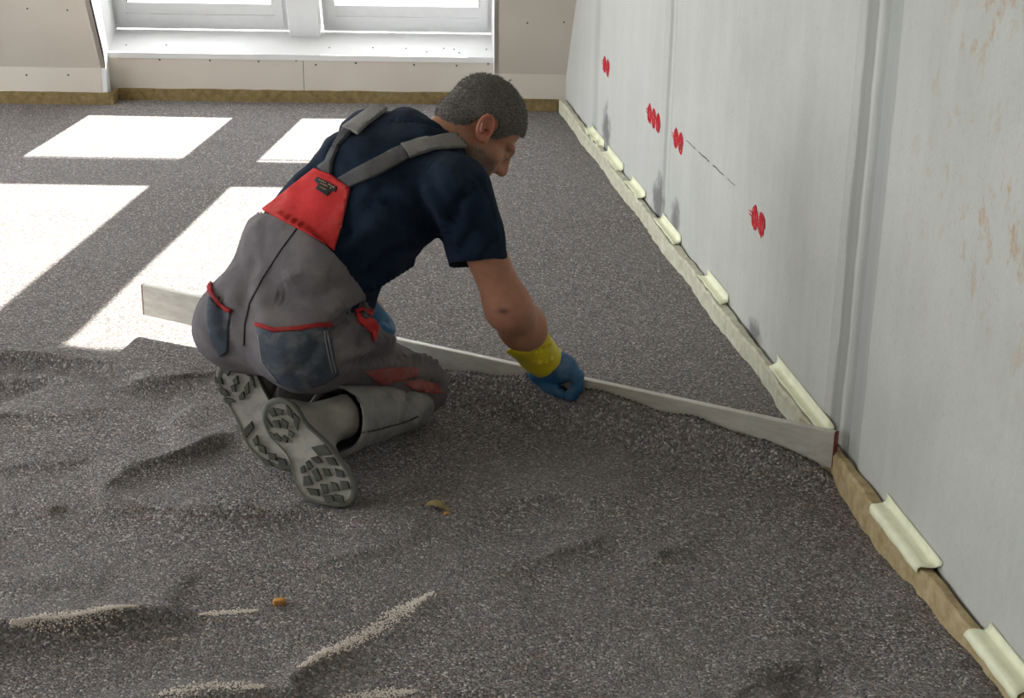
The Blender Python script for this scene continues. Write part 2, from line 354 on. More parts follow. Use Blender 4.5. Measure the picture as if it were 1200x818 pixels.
header = loc(panel('slope_panel', xA, xB, ZH, ZC, parent=wall_far))
# recess: front face (two boards), sloping sill, cheeks, soffit
MY = 7.155
def winY(z): return 7.63-.53*z
xM = fl(358, 117)[0]
loc(box('recess_panel', (xA-.06, MY, -.1), (xM-.001, MY+.03, .206), M['drywall'], wall_far))
loc(box('recess_panel', (xM+.0015, MY, -.1), (xB+.08, MY+.03, .206), M['drywall'], wall_far))
sillf = [(xA-.06, MY-.004, .207), (xB+.08, MY-.004, .207), (xB+.08, 7.62, .262), (xA-.06, 7.62, .262)]
loc(prism('sill_board', [(x, y, z+.004) for x, y, z in sillf], [(x, y, z-.02) for x, y, z in sillf], M['reveal'], wall_far))
for sgn, xf, xb in ((-1, xA, xA-.045), (1, xB, xB-.02)):
    pts = [(KY, -.1), (KY, KZ), (slopeY(ZH), ZH), (winY(ZH)+.1, ZH), (7.62, .1), (7.62, -.1)]
    fx = lambda y: xf+(xb-xf)*np.clip((y-KY)/.45, 0, 1.2)
    loc(prism('cheek_panel', [(fx(y), y, z) for y, z in pts], [(fx(y)+sgn*.02, y, z) for y, z in pts], M['reveal'], wall_far))
pts = [(slopeY(ZH), ZH), (winY(ZH)+.15, ZH), (winY(ZH)+.15, ZH+.02), (slopeY(ZH), ZH+.02)]
loc(prism('soffit_panel', [(xA-.06, y, z) for y, z in pts], [(xB+.06, y, z) for y, z in pts], M['reveal'], wall_far))
# screw heads
scr = bpy.data.meshes.new('screw_head'); bm = bmesh.new(); bmesh.ops.create_cone(bm, cap_ends=True, segments=10, radius1=.0045, radius2=.003, depth=.003); bm.to_mesh(scr); bm.free(); scr.materials.append(M['screw'])
def screw(p, nrm):
    o = bpy.data.objects.new('screw_head', scr); COL.objects.link(o)
    o.matrix_world = Matrix.Translation(p) @ Vector(nrm).to_track_quat('Z', 'Y').to_matrix().to_4x4(); o.parent = wall_far; loc(o)
snor = nz([0, -1, -SL])
def ray_slope(x, y):
    d = ray(x, y); tt = (KY+SL*KZ-SL*cC[2])/(d[1]+SL*d[2]); return cC+d*tt
for p in [(32,10),(79,12),(618,27),(661,26)]: screw(ray_slope(*p)+snor*.001, snor)
for p in [(31,88),(80,88),(598,94)]: screw(at(*p, KY)+np.array([0, -.001, 0]), (0, -1, 0))
for p in [(139,67),(187,70),(246,71),(303,72),(347,71),(370,76),(417,74),(485,76),(535,77),(572,75)]: screw(at(*p, MY)+np.array([0, -.001, 0]), (0, -1, 0))
def ray_sill(x, y):
    d = ray(x, y); k = (.262-.207)/(7.62-MY); tt = (.211+k*(0-MY+.004)-cC[2])/(d[2]-k*d[1]); return cC+d*tt
for p in [(148,53),(195,53),(386,56),(437,56),(476,57),(500,61),(520,57),(532,58),(538,62),(570,58)]: screw(ray_sill(*p)+np.array([0, 0, .001]), (0, 0, 1))
# insulation strips along the far walls
for nm, x0, x1, y in (('baseboard_far_left', xL, xA+.012, KY), ('baseboard_far_right', xB-.012, wallX(KY)-.035, KY), ('baseboard_recess', xA+.015, xB-.015, MY)):
    bm = bmesh.new(); nseg = max(4, int((x1-x0)/.06)); rng = random.Random(len(nm))
    rows = []
    for i in range(nseg+1):
        x = x0+(x1-x0)*i/nseg; h = .052+rng.uniform(-.002, .002); e = rng.uniform(-.001, .001)
        rows.append([bm.verts.new(v) for v in ((x, y-.016+e, -.06), (x, y-.016+e, h), (x, y-.0005, h), (x, y-.0005, -.06))])
    for a, b in zip(rows, rows[1:]):
        for k in range(4): bm.faces.new((a[k], a[(k+1) % 4], b[(k+1) % 4], b[k]))
    bm.faces.new(rows[0]); bm.faces.new(rows[-1])
    o = struct(bm_obj(nm, bm, M['fibre'])); tag(o, {'baseboard_far_left': 'brown wood-fibre edge strip under the left knee wall', 'baseboard_far_right': 'brown wood-fibre edge strip in the corner beside the concrete wall', 'baseboard_recess': 'brown wood-fibre edge strip below the windows'}[nm], 'edge strip')
bm = bmesh.new(); box_bm(bm, (xA+.0125, KY-.015, -.06), (xA+.028, MY-.017, .051)); o = struct(bm_obj('trim_1', bm, M['fibre'])); tag(o, 'short return of the brown edge strip at the recess corner', 'edge strip')
# right hand insulation strip (ragged)
bm = bmesh.new(); rows = []; Y = 1.7; ST = .034
while Y < KY-.02:
    e = .004*math.sin(Y*9)+random.uniform(-.003, .003); h = .055+random.uniform(-.003, .003)
    c = np.array([wallX(Y), Y, 0]); g_ = .004+max(0, .004*math.sin(Y*5))
    def P(off, z): q = c+wnor*off; return bm.verts.new((q[0], q[1], z))
    rows.append([P(ST+e, -.10), P(ST+e, h-.006), P(ST+e-.005, h), P(g_+.003, h), P(g_, h-.006), P(g_, -.10)]); Y += .035
for a, b in zip(rows, rows[1:]):
    for k in range(6): bm.faces.new((a[k], a[(k+1) % 6], b[(k+1) % 6], b[k]))
bm.faces.new(rows[0]); bm.faces.new(rows[-1])
tag(struct(bm_obj('baseboard_right', bm, M['fibre_r'])), 'pale dusty wood-fibre edge strip along the concrete wall', 'edge strip')
# ceiling
o = struct(box('ceiling', (xL, -.6, ZC), (wx(-.6), slopeY(ZC)+.05, ZC+.15), M['plaster'])); tag(o, 'flat plasterboard ceiling above the room', 'ceiling')

o = struct(box('wall_left_added', (xL-.15, -.6, -.1), (xL, .7, ZC), M['plaster'])); tag(o, 'unseen plasterboard wall added to limit side light, away from the concrete wall', 'wall')  # unseen, added and sized to hold back light from the left
o = struct(box('wall_back_added', (xL, -.75, -.1), (wx(-.6), -.6, ZC), M['plaster'])); tag(o, 'unseen plasterboard wall added behind the camera to cut rear light', 'wall')  # unseen, added to stop flat light from behind
# ------------------------------------------------------------------ windows
sdir = nz([0, -.53, 1.0]); wn = nz([0, -1, -.53])       # up along the window, into the room
def W(x, z, off=0): return np.array([x, winY(z), z])+wn*off
def wbar(name, x0, x1, z0, z1, o0, o1, mat, parent):
    f = [W(x0, z0, o1), W(x1, z0, o1), W(x1, z1, o1), W(x0, z1, o1)]; b = [W(x0, z0, o0), W(x1, z0, o0), W(x1, z1, o0), W(x0, z1, o0)]
    o = prism(name, f, b, M[mat], parent)
    md = o.modifiers.new('bevel', 'BEVEL'); md.width = .003; md.segments = 2; return o
def ring(name, x0, x1, z0, z1, w, o0, o1, mat, parent, wb=None):
    bm = bmesh.new(); wb = wb or w
    for a, b, c, d in ((x0, x1, z0, z0+wb), (x0, x1, z1-w, z1), (x0, x0+w, z0+wb, z1-w), (x1-w, x1, z0+wb, z1-w)):
        f = [W(a, c, o1), W(b, c, o1), W(b, d, o1), W(a, d, o1)]; k = [W(a, c, o0), W(b, c, o0), W(b, d, o0), W(a, d, o0)]
        vs_ = [bm.verts.new(v) for v in f+k]
        for q in ((0, 1, 2, 3), (7, 6, 5, 4), (0, 4, 5, 1), (1, 5, 6, 2), (2, 6, 7, 3), (3, 7, 4, 0)): bm.faces.new([vs_[i] for i in q])
    o = bm_obj(name, bm, M[mat], parent); return o
for i, (gx0, gx1) in enumerate(((-1.776, -1.098), (-.837, -.172))):
    w = struct(empty('window_%d' % (i+1), (0, 0, 0))); tag(w, ('white roof window in the recess beside the left knee wall' if i == 0 else 'white roof window in the recess beside the concrete wall'), 'window')
    fx0, fx1 = (xA-.05, -1.045) if i == 0 else (-.89, xB-.014)
    ring('frame', fx0, fx1, .255, 1.94, .028, -.06, -.004, 'white', w)
    ring('sash', fx0+.024, fx1-.024, .280, .80, .038, -.05, .006, 'white', w, wb=.053)
    ring('sash', fx0+.024, fx1-.024, .87, 1.86, .038, -.05, .004, 'white', w, wb=.053)
    wbar('transom', fx0+.028, fx1-.028, .79, .885, -.06, -.004, 'white', w)
    wbar('head_sun_stop', fx0, fx1, 1.752, 1.945, -.07, -.050, 'white', w)  # unseen bar added to block sun leaking above the upper pane
    for z0, z1 in ((.382, .74), (.93, 1.74)):
        ring('glazing_bead', fx0+.055, fx1-.055, z0-.056, z1+.03, (gx0-fx0-.055), -.045, .000, 'white', w, wb=.060)
        ring('gasket', gx0-.004, gx1+.004, z0-.005, z1+.005, .006, -.014, -.002, 'gasket', w)
        wbar('pane', gx0-.003, gx1+.003, z0-.003, z1+.003, -.012, -.008, 'glass', w)
xp0, xp1 = at(339, 47, 7.40)[0], at(375, 47, 7.40)[0]
def pst(x): return [(x, winY(.235)-.09, .235), (x, winY(1.9)-.09, 1.9), (x, winY(1.9)+.1, 1.9), (x, winY(.235)+.10, .235)]
o = struct(prism('trim_2', pst(xp0), pst(xp1), M['white'])); tag(o, 'white boxed mullion cover between the two windows', 'trim')
md = o.modifiers.new('bevel', 'BEVEL'); md.width = .004; md.segments = 2

# ------------------------------------------------------------------ outside
o = struct(box('ground_outside', (-40, 8.2, -3.2), (40, 70, -3.0), M['lawn'])); tag(o, 'bright lawn outside below the windows', 'ground')
def shrub(p, r, h, seed):
    rr = np.random.default_rng(seed); n = 700; V = []; Fq = []
    for k in range(n):
        u = rr.normal(size=3); u /= np.linalg.norm(u); c = np.array(p)+u*np.array([r, r, h])*rr.uniform(.75, 1)+[0, 0, h]
        a = nz(rr.normal(size=3))*.16; b = nz(np.cross(a, rr.normal(size=3)))*.09; i0 = len(V)
        V += [c-a, c+b, c+a, c-b]; Fq.append((i0, i0+1, i0+2, i0+3))
    return mesh_obj('shrub', V, Fq, M['leaf_green'])
for k in range(7):
    p = (-6.4+k*1.75, 13.2+1.2*math.sin(k*2.1), -3.05)
    o = shrub(p, .8, 1.38+.12*math.sin(k), k)
    tag(o, 'leafy green shrub on the lawn outside the windows', 'shrub', 'shrubs outside the windows')

# ------------------------------------------------------------------ implicit surface tools
class Grid:
    def __init__(s, lo, hi, h):
        s.lo = np.array(lo, float); s.h = h; s.n = np.ceil((np.array(hi)-s.lo)/h).astype(int)+1
        s.F = np.full(s.n, 1., np.float32)
    def sub(s, lo, hi):
        a = np.clip(np.floor((np.array(lo)-s.lo)/s.h).astype(int), 0, s.n); b = np.clip(np.ceil((np.array(hi)-s.lo)/s.h).astype(int)+1, 0, s.n)
        sl = tuple(slice(i, j) for i, j in zip(a, b))
        ax = [(s.lo[i]+s.h*np.arange(a[i], b[i])).astype(np.float32) for i in range(3)]
        return sl, np.meshgrid(*ax, indexing='ij')
    def add(s, prim, k=.01):
        f, lo, hi = prim; m = max(3*k, .02); sl, P = s.sub(np.array(lo)-m, np.array(hi)+m)
        if 0 in s.F[sl].shape: return s
        d = f(P); a = s.F[sl]; h = np.clip(.5+.5*(a-d)/k, 0, 1); s.F[sl] = a*(1-h)+d*h-k*h*(1-h); return s
    def cut(s, prim, k=.004):
        f, lo, hi = prim; m = max(3*k, .02); sl, P = s.sub(np.array(lo)-m, np.array(hi)+m)
        if 0 in s.F[sl].shape: return s
        d = -f(P); a = s.F[sl]; h = np.clip(.5+.5*(d-a)/k, 0, 1); s.F[sl] = a*(1-h)+d*h+k*h*(1-h); return s
    def clip(s, f, lo=None, hi=None):
        sl, P = s.sub(s.lo if lo is None else lo, s.lo+s.n*s.h if hi is None else hi); s.F[sl] = np.maximum(s.F[sl], f(P)); return s
    def mesh(s, smooth=1):
        F = s.F; S = F < 0; n = F.shape
        c = np.zeros([k-1 for k in n], np.uint8)
        for dx in (0, 1):
            for dy in (0, 1):
                for dz in (0, 1): c += S[dx:n[0]-1+dx, dy:n[1]-1+dy, dz:n[2]-1+dz]
        act = (c > 0) & (c < 8); i, j, k = np.nonzero(act); idx = np.full(act.shape, -1, np.int32); idx[act] = np.arange(len(i))
        pos = np.zeros((len(i), 3)); cnt = np.zeros(len(i))
        for ax in range(3):
            o = [a for a in range(3) if a != ax]
            for u in (0, 1):
                for v in (0, 1):
                    b = [0, 0, 0]; b[o[0]] = u; b[o[1]] = v; e = list(b); e[ax] = 1
                    v0 = F[i+b[0], j+b[1], k+b[2]]; v1 = F[i+e[0], j+e[1], k+e[2]]; x = (v0 < 0) != (v1 < 0)
                    t = v0[x]/(v0[x]-v1[x]); q = np.zeros((x.sum(), 3)); q[:] = b; q[:, ax] = t; pos[x] += q; cnt[x] += 1
        V = (pos/cnt[:, None]+np.stack([i, j, k], 1))*s.h+s.lo
        Qs = []
        for ax in range(3):
            o1, o2 = [(1, 2), (2, 0), (0, 1)][ax]
            A = [slice(1, -1)]*3; A[ax] = slice(0, -1); B = [slice(1, -1)]*3; B[ax] = slice(1, None)
            sa = S[tuple(A)]; sb = S[tuple(B)]; x = np.argwhere(sa != sb); inside = sa[sa != sb]
            x = x.copy(); off = np.ones(3, int); off[ax] = 0; x += off
            def cell(du, dv): y = x.copy(); y[:, o1] += du; y[:, o2] += dv; return idx[y[:, 0], y[:, 1], y[:, 2]]
            q = np.stack([cell(-1, -1), cell(0, -1), cell(0, 0), cell(-1, 0)], 1)
            q[~inside] = q[~inside][:, ::-1]; Qs.append(q)
        Qd = np.concatenate(Qs); Qd = Qd[(Qd >= 0).all(1)]
        for _ in range(smooth):
            acc = np.zeros_like(V); w = np.zeros(len(V))
            for a in range(4):
                for b in (1, 3):
                    np.add.at(acc, Qd[:, a], V[Qd[:, (a+b) % 4]]); np.add.at(w, Qd[:, a], 1)
            V = V*.5+.5*acc/np.maximum(w, 1)[:, None]
        return V, Qd
def normals(V, Qd):
    a = V[Qd[:, 2]]-V[Qd[:, 0]]; b = V[Qd[:, 3]]-V[Qd[:, 1]]; n = np.cross(a, b); N = np.zeros_like(V)
    for k in range(4): np.add.at(N, Qd[:, k], n)
    return N/np.maximum(np.linalg.norm(N, axis=1), 1e-12)[:, None]
def bb(pts, r): p = np.array(pts); return p.min(0)-r, p.max(0)+r
def cone(a, b, ra, rb, squash=None):     # tapered capsule; squash=(axis, factor)
    a = np.asarray(a, float); b = np.asarray(b, float); ab = b-a; L = max(ab@ab, 1e-9)
    def f(P):
        p = [P[i]-np.float32(a[i]) for i in range(3)]
        t = np.clip((p[0]*ab[0]+p[1]*ab[1]+p[2]*ab[2])/L, 0, 1)
        q = [p[i]-t*np.float32(ab[i]) for i in range(3)]
        if squash is not None:
            u, s_ = squash; c = (q[0]*u[0]+q[1]*u[1]+q[2]*u[2])*np.float32(1/s_-1); q = [q[i]+c*np.float32(u[i]) for i in range(3)]
        return np.sqrt(q[0]**2+q[1]**2+q[2]**2)-(ra+(rb-ra)*t)
    lo, hi = bb([a, b], max(ra, rb)*(1 if squash is None else max(1, squash[1]))); return f, lo, hi
def ell(c, r, Mx=None):                  # ellipsoid, rows of Mx are its axes
    c = np.asarray(c, float); r = np.asarray(r, float); Mx = np.eye(3) if Mx is None else np.array([nz(v) for v in Mx])
    def f(P):
        p = [P[i]-np.float32(c[i]) for i in range(3)]
        q = [(p[0]*m[0]+p[1]*m[1]+p[2]*m[2]) for m in Mx]
        k0 = np.sqrt(sum((q[i]/r[i])**2 for i in range(3))); k1 = np.sqrt(sum((q[i]/r[i]**2)**2 for i in range(3)))
        return (k0*(k0-1)/np.maximum(k1, 1e-6)).astype(np.float32)
    lo, hi = bb([c], r.max()); return f, lo, hi
def slab(a, b, ra, rb, wa, wb, da, db, e=2.3):   # elliptic tube: right vectors ra, rb; half widths, half depths
    a = np.asarray(a, float); b = np.asarray(b, float); ab = b-a; Ln = np.linalg.norm(ab); ax = ab/Ln
    def f(P):
        p = [P[i]-np.float32(a[i]) for i in range(3)]
        s_ = p[0]*ax[0]+p[1]*ax[1]+p[2]*ax[2]; t = np.clip(s_/Ln, 0, 1)
        r = np.asarray(ra, float); r2 = np.asarray(rb, float); rm = nz(r+r2)
        r = r-ax*(r@ax); r2 = r2-ax*(r2@ax); r = nz(r); r2 = nz(r2)
        R = [r[i]*(1-t)+r2[i]*t for i in range(3)]; ln = np.sqrt(R[0]**2+R[1]**2+R[2]**2); R = [x/ln for x in R]
        q = [p[i]-s_*np.float32(ax[i]) for i in range(3)]
        lx = q[0]*R[0]+q[1]*R[1]+q[2]*R[2]; ly2 = np.maximum(q[0]**2+q[1]**2+q[2]**2-lx**2, 0)
        w = wa+(wb-wa)*t; d = da+(db-da)*t; ov = (s_-t*Ln)/(np.minimum(w, d)*.8)
        k = ((np.abs(lx)/w)**e+(np.sqrt(ly2)/d)**e+np.abs(ov)**e)**(1/e)
        return ((k-1)*np.minimum(w, d)).astype(np.float32)
    lo, hi = bb([a, b], max(wa, wb)); return f, lo, hi
def plane(p, n): p = np.asarray(p, float); n = nz(n); return lambda P: ((P[0]-p[0])*n[0]+(P[1]-p[1])*n[1]+(P[2]-p[2])*n[2]).astype(np.float32)
class Surf:
    def __init__(s, V, Qd): s.V = V; s.Q = Qd; s.b = None
    def bvh(s):
        if s.b is None: s.b = BVHTree.FromPolygons([tuple(v) for v in s.V], [tuple(map(int, q)) for q in s.Q])
        return s.b
    def hit(s, x, y):
        d = nz(ray(x, y)); p, n, _, dist = s.bvh().ray_cast(Vector(cC), Vector(d))
        if p is None:
            q = Vector(cC)+Vector(d)*3.75
            p, n, _, dist = s.bvh().find_nearest(q)
        n = np.array(n); 
        if n@d > 0: n = -n
        return np.array(p), n
    def cast(s, x, y):
        d = nz(ray(x, y)); p, n, _, dist = s.bvh().ray_cast(Vector(cC), Vector(d))
        if p is None: return None
        n = np.array(n); return np.array(p), (-n if n@d > 0 else n)
    def fold(s, pts, amp, w):
        """raise or sink the cloth along a line (given where it shows in the photograph)"""
        L = np.array([s.hit(*p)[0] for p in dense(pts, 6)]); N = normals(s.V, s.Q); lo = L.min(0)-3*w; hi = L.max(0)+3*w
        k = np.nonzero(((s.V > lo) & (s.V < hi)).all(1))[0]
        d = np.full(len(k), 1e9); al = np.zeros(len(k))
        for i, p in enumerate(L):
            e = np.linalg.norm(s.V[k]-p, axis=1); u = e < d; d[u] = e[u]; al[u] = i/max(1, len(L)-1)
        end = np.minimum(1, np.minimum(al, 1-al)*5+.25)
        s.V[k] += N[k]*(1.5*amp*np.exp(-(d/w)**2)*end)[:, None]
    def ripple(s, amp, scale, seed, aniso=(1, 1, 1)):
        N = normals(s.V, s.Q); x = s.V*np.array(aniso)*scale
        v = vnoise(x[:, 0]+x[:, 2]*.7, x[:, 1]-x[:, 2]*.4, 1, seed)+vnoise(x[:, 1]+x[:, 0]*.3, x[:, 2], 1, seed+1)
        s.V += N*(amp*v)[:, None]
    def obj(s, name, mat, parent): return fast_mesh(name, s.V, s.Q, mat, parent)
def dense(pts, step):
    out = []
    for a, b in zip(pts, pts[1:]):
        a = np.array(a, float); b = np.array(b, float); n = max(1, int(np.linalg.norm(b-a)/step))
        out += [tuple(a+(b-a)*i/n) for i in range(n)]
    return out+[tuple(pts[-1])]
def applique(name, poly, surf, mat, parent, off=.002, th=.0025, step=4.0):
    """a piece of cloth sewn on a garment: polygon laid on the surface, with thickness"""
    ring_ = dense(list(poly)+[poly[0]], step)[:-1]; n = len(ring_)
    P2 = [Vector(p) for p in ring_]; E_ = [(i, (i+1) % n) for i in range(n)]
    xs = [p[0] for p in ring_]; ys_ = [p[1] for p in ring_]
    for gx_ in np.arange(min(xs)+step*.5, max(xs), step):
        for gy_ in np.arange(min(ys_)+step*.5, max(ys_), step): P2.append(Vector((gx_+.01, gy_+.013)))
    vo, eo, fo, *_ = delaunay_2d_cdt(P2, E_, [list(range(n))], 1, 1e-4)
    used = sorted({i for f in fo for i in f}); mp = {v: i for i, v in enumerate(used)}
    cx_, cy_ = np.mean([p[0] for p in ring_]), np.mean([p[1] for p in ring_])
    def touch(x, y):
        for k in range(12):
            h = surf.cast(x, y)
            if h is not None: return h
            x += (cx_-x)*.08; y += (cy_-y)*.08
        return surf.hit(x, y)
    H = [touch(vo[i].x, vo[i].y) for i in used]; P = np.array([h[0] for h in H]); N = np.array([h[1] for h in H])
    T = [tuple(mp[i] for i in f) for f in fo]; cnt = {}
    # even out depth jumps
    nb = [[] for _ in used]
    for f in T:
        for a, b in zip(f, f[1:]+f[:1]):
            nb[a].append(b); nb[b].append(a); cnt[tuple(sorted((a, b)))] = cnt.get(tuple(sorted((a, b))), 0)+1
    Ns = np.array([nz(N[i]+N[nb[i]].sum(0)) for i in range(len(P))])
    top = P+Ns*(off+th); bot = P+Ns*(off-.004); m = len(P); Fc = [f for f in T]+[tuple(i+m for i in reversed(f)) for f in T]
    for f in T:
        for a, b in zip(f, f[1:]+f[:1]):
            if cnt[tuple(sorted((a, b)))] == 1: Fc.append((b, a, a+m, b+m))
    o = mesh_obj(name, np.vstack([top, bot]), Fc, mat, parent, smooth=False)
    bm = bmesh.new(); bm.from_mesh(o.data); bmesh.ops.recalc_face_normals(bm, faces=bm.faces[:]); bm.to_mesh(o.data); bm.free()
    o.data.polygons.foreach_set('use_smooth', [i < 2*len(T) for i in range(len(o.data.polygons))])
    return o
def strip(pts, w):
    """outline of a band of width w (pixels) around a line"""
    p = [np.array(q, float) for q in pts]; L = []; R_ = []
    for i, q in enumerate(p):
        d = nz((p[min(i+1, len(p)-1)]-p[max(i-1, 0)])); nn = np.array([-d[1], d[0]])*w/2; L.append(tuple(q+nn)); R_.append(tuple(q-nn))
    return L+R_[::-1]

# ------------------------------------------------------------------ the kneeling person
pel = at(338, 385, 3.44); prr = nz([.84, -.54, 0]); pff = nz([.54, .84, 0])
hipR = pel+prr*.095+[0, 0, -.02]; hipL = pel-prr*.095+[0, 0, -.02]
kneeR = fl(485, 457, .08); kneeL = kneeR-prr*.24
waist = at(366, 307, 3.50); chest = at(441, 224, 3.57); upch = at(496, 189, 3.61); c7 = at(520, 163, 3.64)
shR = at(541, 230, 3.45); shL = at(431, 161, 3.73); srr = nz(shR-shL)
elbR = at(596, 361, 3.43); wriR = at(634, 411, 3.655)
handL = fl(443, 385, .115); elbL = at(402, 325, 3.93)
ankR = at(383, 492, 3.30); 
hc = at(566, 148, 3.67)
hf = nz(.58*cR-.64*cU+.36*cF); hu = .68*cR+.72*cU-.02*cF; hu = nz(hu-hf*(hu@hf)); hr = np.cross(hf, hu); HM = [hr, hf, hu]
def hd(x, y, z): return hc+hr*x+hf*y+hu*z
def torso(g, inf, k=.03):
    g.add(slab(pel, waist, prr, nz(prr+srr*.6), .172+inf, .160+inf, .130+inf, .125+inf), k)
    g.add(slab(waist, chest, nz(prr+srr*.6), srr, .164+inf, .184+inf, .125+inf, .128+inf), k)
    g.add(slab(chest, upch, srr, srr, .178+inf, .165+inf, .128+inf, .105+inf), k)
    g.add(cone(shR-srr*.05, shL+srr*.05, .066+inf, .066+inf), k)
    g.add(cone(c7-hu*.02, shR-srr*.03, .052+inf, .055+inf), k); g.add(cone(c7-hu*.02, shL+srr*.03, .052+inf, .055+inf), k)
ALL_LO, ALL_HI = np.array([-1.0, 2.85, -.03]), np.array([.35, 4.15, .95])
g = Grid(ALL_LO, ALL_HI, .0038)
torso(g, -.028)
for a, b, ra, rb in ((hipR, kneeR, .075, .05), (hipL, kneeL, .075, .05), (shR, elbR, .049, .0445), (shL, elbL, .05, .042), (elbL, handL+[0, 0, .03], .04, .028)): g.add(cone(a, b, ra, rb), .02)
g.add(cone(elbR, elbR+(wriR-elbR)*.4, .0455, .0485), .045); g.add(cone(elbR+(wriR-elbR)*.4, wriR, .0485, .038), .04)
cuffR = at(392, 493, 3.30); cuffL = cuffR-prr*.25+[0, .02, .03]; g.add(cone(kneeR, (kneeR+cuffR)/2, .045, .030), .02); g.add(cone(kneeL, (kneeL+cuffL)/2, .045, .030), .02)
# head
g.add(cone(c7-hu*.03, hd(0, -.035, -.05), .060, .056), .02); g.add(cone(hd(0, .0, -.13), hd(0, .02, -.07), .05, .045), .02)
g.add(ell(hd(0, -.013, .028), (.072, .093, .077), HM), .012)
g.add(ell(hd(0, .030, -.045), (.060, .060, .072), HM), .02)
for s in (-1, 1):
    g.add(cone(hd(s*.050, -.002, -.055), hd(s*.012, .070, -.103), .018, .018), .018)
    g.add(ell(hd(s*.042, .058, -.028), (.020, .018, .018), HM), .02)
    g.add(cone(hd(s*.045, .070, .014), hd(s*.010, .086, .010), .010, .011), .010)
    g.cut(ell(hd(s*.034, .099, -.006), (.016, .014, .009), HM), .008)
    g.add(ell(hd(s*.033, .073, -.008), (.015, .013, .011), HM), .003)
    g.add(ell(hd(s*.011, .103, -.040), (.009, .011, .008), HM), .005)
g.add(cone(hd(0, .084, .010), hd(0, .112, -.034), .009, .0125), .012); g.add(ell(hd(0, .072, -.048), (.034, .024, .032), HM), .015)
g.add(ell(hd(0, .088, -.066), (.024, .011, .006), HM), .006); g.add(ell(hd(0, .086, -.078), (.021, .011, .007), HM), .006)
g.cut(ell(hd(0, .100, -.072), (.022, .010, .002), HM), .003)
for s in (-1, 1):   # ears: helix ring, lobe, hollow
    E0 = hd(s*.077, -.016, -.006); eo = nz(hr*s-hf*.30); eu = hu*.78-hf*.58; eu = nz(eu-eo*(eu@eo)); ef = np.cross(eu, eo)*(-s); ef = ef if ef@hf > 0 else -ef
    for k in range(14):
        a0 = 2*math.pi*k/14; a1 = 2*math.pi*(k+1)/14
        q = lambda a: E0+ef*(.0165*math.cos(a)+.003*math.sin(a))+eu*.029*math.sin(a)+eo*(.008-.007*math.cos(a))
        g.add(cone(q(a0), q(a1), .0046, .0046), .002)
    g.add(ell(E0-eo*.003, (.005, .016, .027), [eo, ef, eu]), .005)
    g.add(ell(E0-eu*.027+ef*.004+eo*.004, (.006, .009, .010), [eo, ef, eu]), .005)
    g.cut(ell(E0+ef*.002-eu*.004+eo*.006, (.010, .009, .014), [eo, ef, eu]), .003)
    g.add(cone(E0-ef*.006-eu*.010+eo*.004, E0-ef*.008+eu*.016+eo*.004, .0036, .003), .003)
V, Qd = g.mesh(1)
body = Surf(V, Qd)
person = body.obj('person', M['skin'], None)
tag(person, 'kneeling worker in grey dungarees and navy t-shirt dragging a levelling board', 'person')
# skin tone: base tan, redder ears, nose and forearm, grey stubble on the jaw, scuff on the elbow
base = np.tile(np.array([.42, .215, .135]), (len(V), 1)); L_ = (V-hc)@np.array(HM).T
def blend(mask, c): 
    global base
    base = base*(1-mask[:, None])+np.array(c)*mask[:, None]
nearh = (np.linalg.norm(V-hc, axis=1) < .17)
blend(np.exp(-((np.abs(L_[:, 0])-.085)/.014)**2)*(np.abs(L_[:, 1]+.018) < .03)*(np.abs(L_[:, 2]) < .045), (.46, .17, .11))
blend(.6*np.exp(-(np.linalg.norm(L_-[0, .115, -.035], axis=1)/.022)**2), (.45, .15, .10))
st = sm(.005, .03, -.022-L_[:, 2]+.35*(L_[:, 1]-.03)*(L_[:, 1] < .03))*sm(-.03, .01, L_[:, 1])*nearh*(1-np.exp(-((L_[:, 2]+.072)/.008)**2)*(L_[:, 1] > .08)*(np.abs(L_[:, 0]) < .026))
st *= sm(.045, .062, np.linalg.norm(L_*[.8, 1, 1]-[0, .112, -.035], axis=1)+.012*(L_[:, 2] < -.045))
spk = RNG.random(len(V)); blend(.9*np.clip(st*1.3, 0, 1)*(.55+.45*spk), (.10, .09, .085))
for s in (-1, 1): blend(.85*np.exp(-((L_[:, 0]-s*.03)/.022)**2-((L_[:, 1]-.09)/.02)**2-((L_[:, 2]-.014)/.006)**2), (.05, .045, .04))
da = np.linalg.norm(V-elbR, axis=1); blend(.35*np.exp(-(da/.2)**2)*(~nearh), (.36, .14, .09))
p_, n_ = body.hit(590, 365); dd_ = V-p_; blend(.8*np.exp(-((dd_@cR)/.014)**2-((dd_@cU)/.007)**2-((dd_@cF)/.03)**2), (.06, .03, .025))
ca = person.data.color_attributes.new('Col', 'FLOAT_COLOR', 'POINT'); ca.data.foreach_set('color', np.hstack([base, np.ones((len(base), 1))]).astype(np.float32).ravel())
for s in (-1, 1):
    bm = bmesh.new(); bmesh.ops.create_uvsphere(bm, u_segments=20, v_segments=12, radius=.0122); bmesh.ops.translate(bm, verts=bm.verts, vec=hd(s*.033, .0735, -.0085)); e = bm_obj('eye', bm, M['eyew'], person, True)
    bm = bmesh.new(); bmesh.ops.create_uvsphere(bm, u_segments=16, v_segments=10, radius=.0062); bmesh.ops.translate(bm, verts=bm.verts, vec=hd(s*.033, .0808, -.0105)); bm_obj('iris', bm, M['iris'], e, True)
